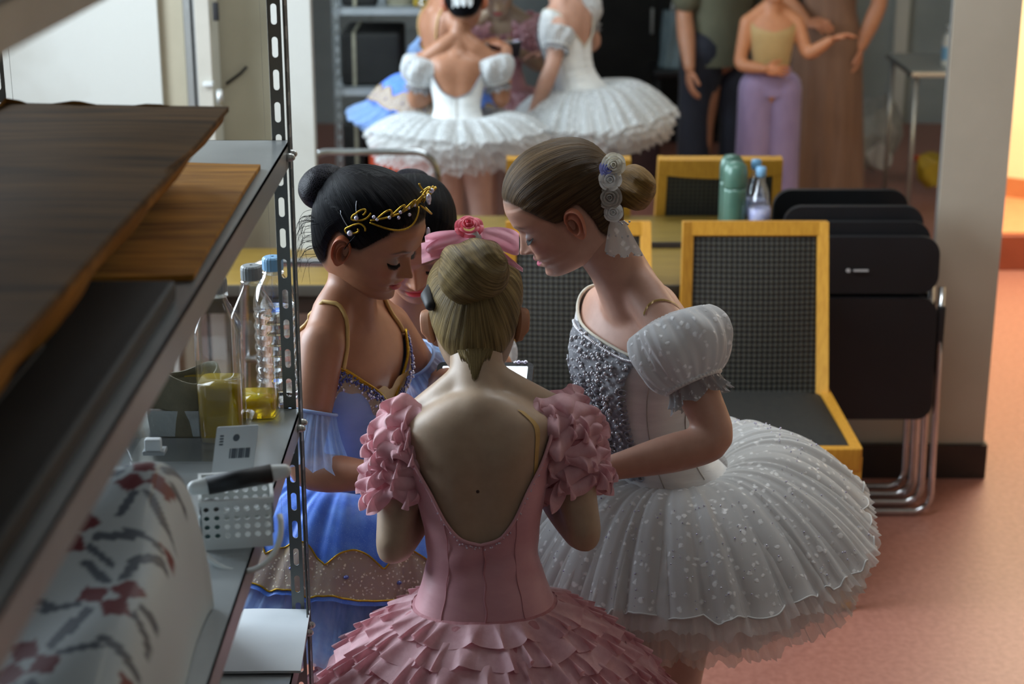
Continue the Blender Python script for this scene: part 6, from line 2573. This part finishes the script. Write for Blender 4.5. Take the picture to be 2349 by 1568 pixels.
for j in range(40):
    t = j / 39
    row = []
    for i in range(90):
        th = 2 * math.pi * i / 90
        if t < .4:
            q = gT.pt(.84 * (1 - t / .4), th, .014)
        else:
            s = (t - .4) / .6
            b = gT.pt(0, th, .014)
            rad = (b - gT.p0).normalized()
            q = b + rad * (.05 * s + .011 * s * math.sin(th * 11 + 2 * math.sin(th * 3))) - Vector((0, 0, (wp.z - .10) * s))
        row.append(q)
    rows.append(row)
g.grid(rows, wrap=True).build('long_dress', MT['brown_dress'], wom)
for sd in (1, -1):
    Geo().tube([gT.pt(.84, sd * .7, .014), gS[0 if sd > 0 else 1].lerp(gT.fr(.97)[0], .4) + Vector((0, 0, .045)), gT.pt(.84, sd * 2.45, .014)], .010, 8).build('dress_strap', MT['brown_dress'], wom)

# dark cabinet run beside the camera, with a crate on a stool before it
cb = empty('storage_cabinet', (.95, -.40, 0), 'dark low storage cabinet at the camera end of the room', 'cabinet')
Geo().box((.42, -.64, 0), (1.62, -.16, 1.30), .006).build('body', MT['plastic_black'], cb)
for i in range(3):
    x = .44 + .39 * i
    dr = Geo().box((x, -.162, .06), (x + .375, -.145, 1.27), .004).build('door', MT['dark_case'], cb)
    Geo().box((x + .33, -.146, .62), (x + .345, -.125, .76), .003).build('handle', MT['alu'], dr)
st = empty('stool', (.92, .12, 0), 'black stool carrying a grey bag, in front of the dark cabinet', 'stool')
Geo().box((.76, -.02, .44), (1.08, .28, .48), .01).build('seat', MT['plastic_black'], st)
for x in (.79, 1.05):
    for y in (.01, .25):
        Geo().tube([(x, y, 0), (x, y, .445)], .013, 10).build('leg', MT['black'], st)
tbg = empty('carrier_bag', (.92, .13, .48), 'grey-blue plastic carrier bag standing on the black stool', 'bag')
rows = []
for j in range(16):
    t = j / 15
    rows.append([Vector((.92, .13, .482)) + Vector(((.125 - .02 * t) * math.copysign(abs(math.cos(a)) ** .6, math.cos(a)) * (1 + .03 * math.sin(5 * a + 6 * t)), (.075 - .03 * t) * math.sin(a) + .006 * math.sin(9 * a + 4 * t), .30 * t)) for a in np.linspace(0, 2 * math.pi, 60, endpoint=False)])
Geo().grid(rows, wrap=True).build('bag_body', MT['teal_bag'], tbg)
for y in (.10, .16):
    Geo().tube([(.86, y, .77), (.875, y, .86), (.92, y, .89), (.965, y, .86), (.98, y, .77)], .006, 8).build('bag_handle', MT['white_plastic'], tbg)
mb_ = empty('maroon_box', (.56, 1.0, 0), 'dark maroon carton on the floor at the camera end', 'box')
Geo().box((.42, .86, .001), (.72, 1.14, .34), .005).build('carton_body', MT['maroon'], mb_)
Geo().box((.56, .858, .338), (.58, 1.142, .342)).build('tape', MT['cardboard2'], mb_, False)

# side table with a bottle, and clear rubbish bags
stb = empty('steel_table', (2.08, 1.30, 0), 'small steel side table near the right wall, seen in the mirror', 'table')
Geo().box((1.84, 1.02, .66), (2.40, 1.60, .685), .004).build('table_top', MT['alu'], stb)
for x in (1.87, 2.37):
    for y in (1.05, 1.57):
        Geo().tube([(x, y, 0), (x, y, .66)], .012, 10).build('leg', MT['alu'], stb)
sb = empty('spray_bottle', (2.05, 1.42, .686), 'white and blue spray bottle on the steel side table', 'bottle')
Geo().lathe([(.034, 0), (.036, .004), (.036, .11), (.030, .14), (.014, .16)], (2.05, 1.42, .686), 24).build('bottle_body', MT['white_plastic'], sb)
Geo().lathe([(.0365, .03), (.0368, .031), (.0368, .09), (.0365, .091)], (2.05, 1.42, .686), 24).build('label_band', MT['blue_cap'], sb)
Geo().box((2.03, 1.40, .846), (2.07, 1.47, .876), .006).build('trigger_head', MT['white_plastic'], sb)


def crumple(c, sx, sy, sz, m, seed, parent, name):
    r = random.Random(seed)
    dirs = [(Vector((r.gauss(0, 1), r.gauss(0, 1), r.gauss(0, 1))).normalized(), r.uniform(.5, .92)) for _ in range(46)]
    rows = []
    for j in range(1, 30):
        t = math.pi * j / 30
        row = []
        for i in range(56):
            a = 2 * math.pi * i / 56
            d = Vector((math.sin(t) * math.cos(a), math.sin(t) * math.sin(a), math.cos(t)))
            rad = 1.0
            for n_, k_ in dirs:
                dp = d.dot(n_)
                if dp > .05:
                    rad = min(rad, k_ / dp)
            row.append(Vector(c) + Vector((d.x * sx * rad, d.y * sy * rad, max(d.z * rad, -.93) * sz)))
        rows.append(row)
    return Geo().grid(rows, wrap=True).build(name, m, parent, False)


for i, (x, y, s_, h_) in enumerate(((1.86, .78, .21, .27), (1.62, .42, .17, .22))):
    rb2 = empty('rubbish_bag', (x, y, 0), ('large' if i == 0 else 'smaller') + ' crumpled clear rubbish bag on the floor by the steel table', 'bag')
    crumple((x, y, h_), s_, s_ * .9, h_, MT['bag_film'], 5 + i, rb2, 'film')
    crumple((x, y, h_ * .8), s_ * .75, s_ * .7, h_ * .72, MT['white_plastic'] if i else MT['card_white'], 15 + i, rb2, 'wrappings')
sn = empty('snack_bag', (2.06, 1.20, 0), 'yellow and red snack bag on the floor under the steel table', 'bag')
crumple((2.06, 1.20, .14), .11, .07, .14, MT['gold_foil'], 31, sn, 'bag_body')
Geo().box((1.99, 1.125, .17), (2.13, 1.14, .20), .004).build('red_band', MT['red_box'], sn)
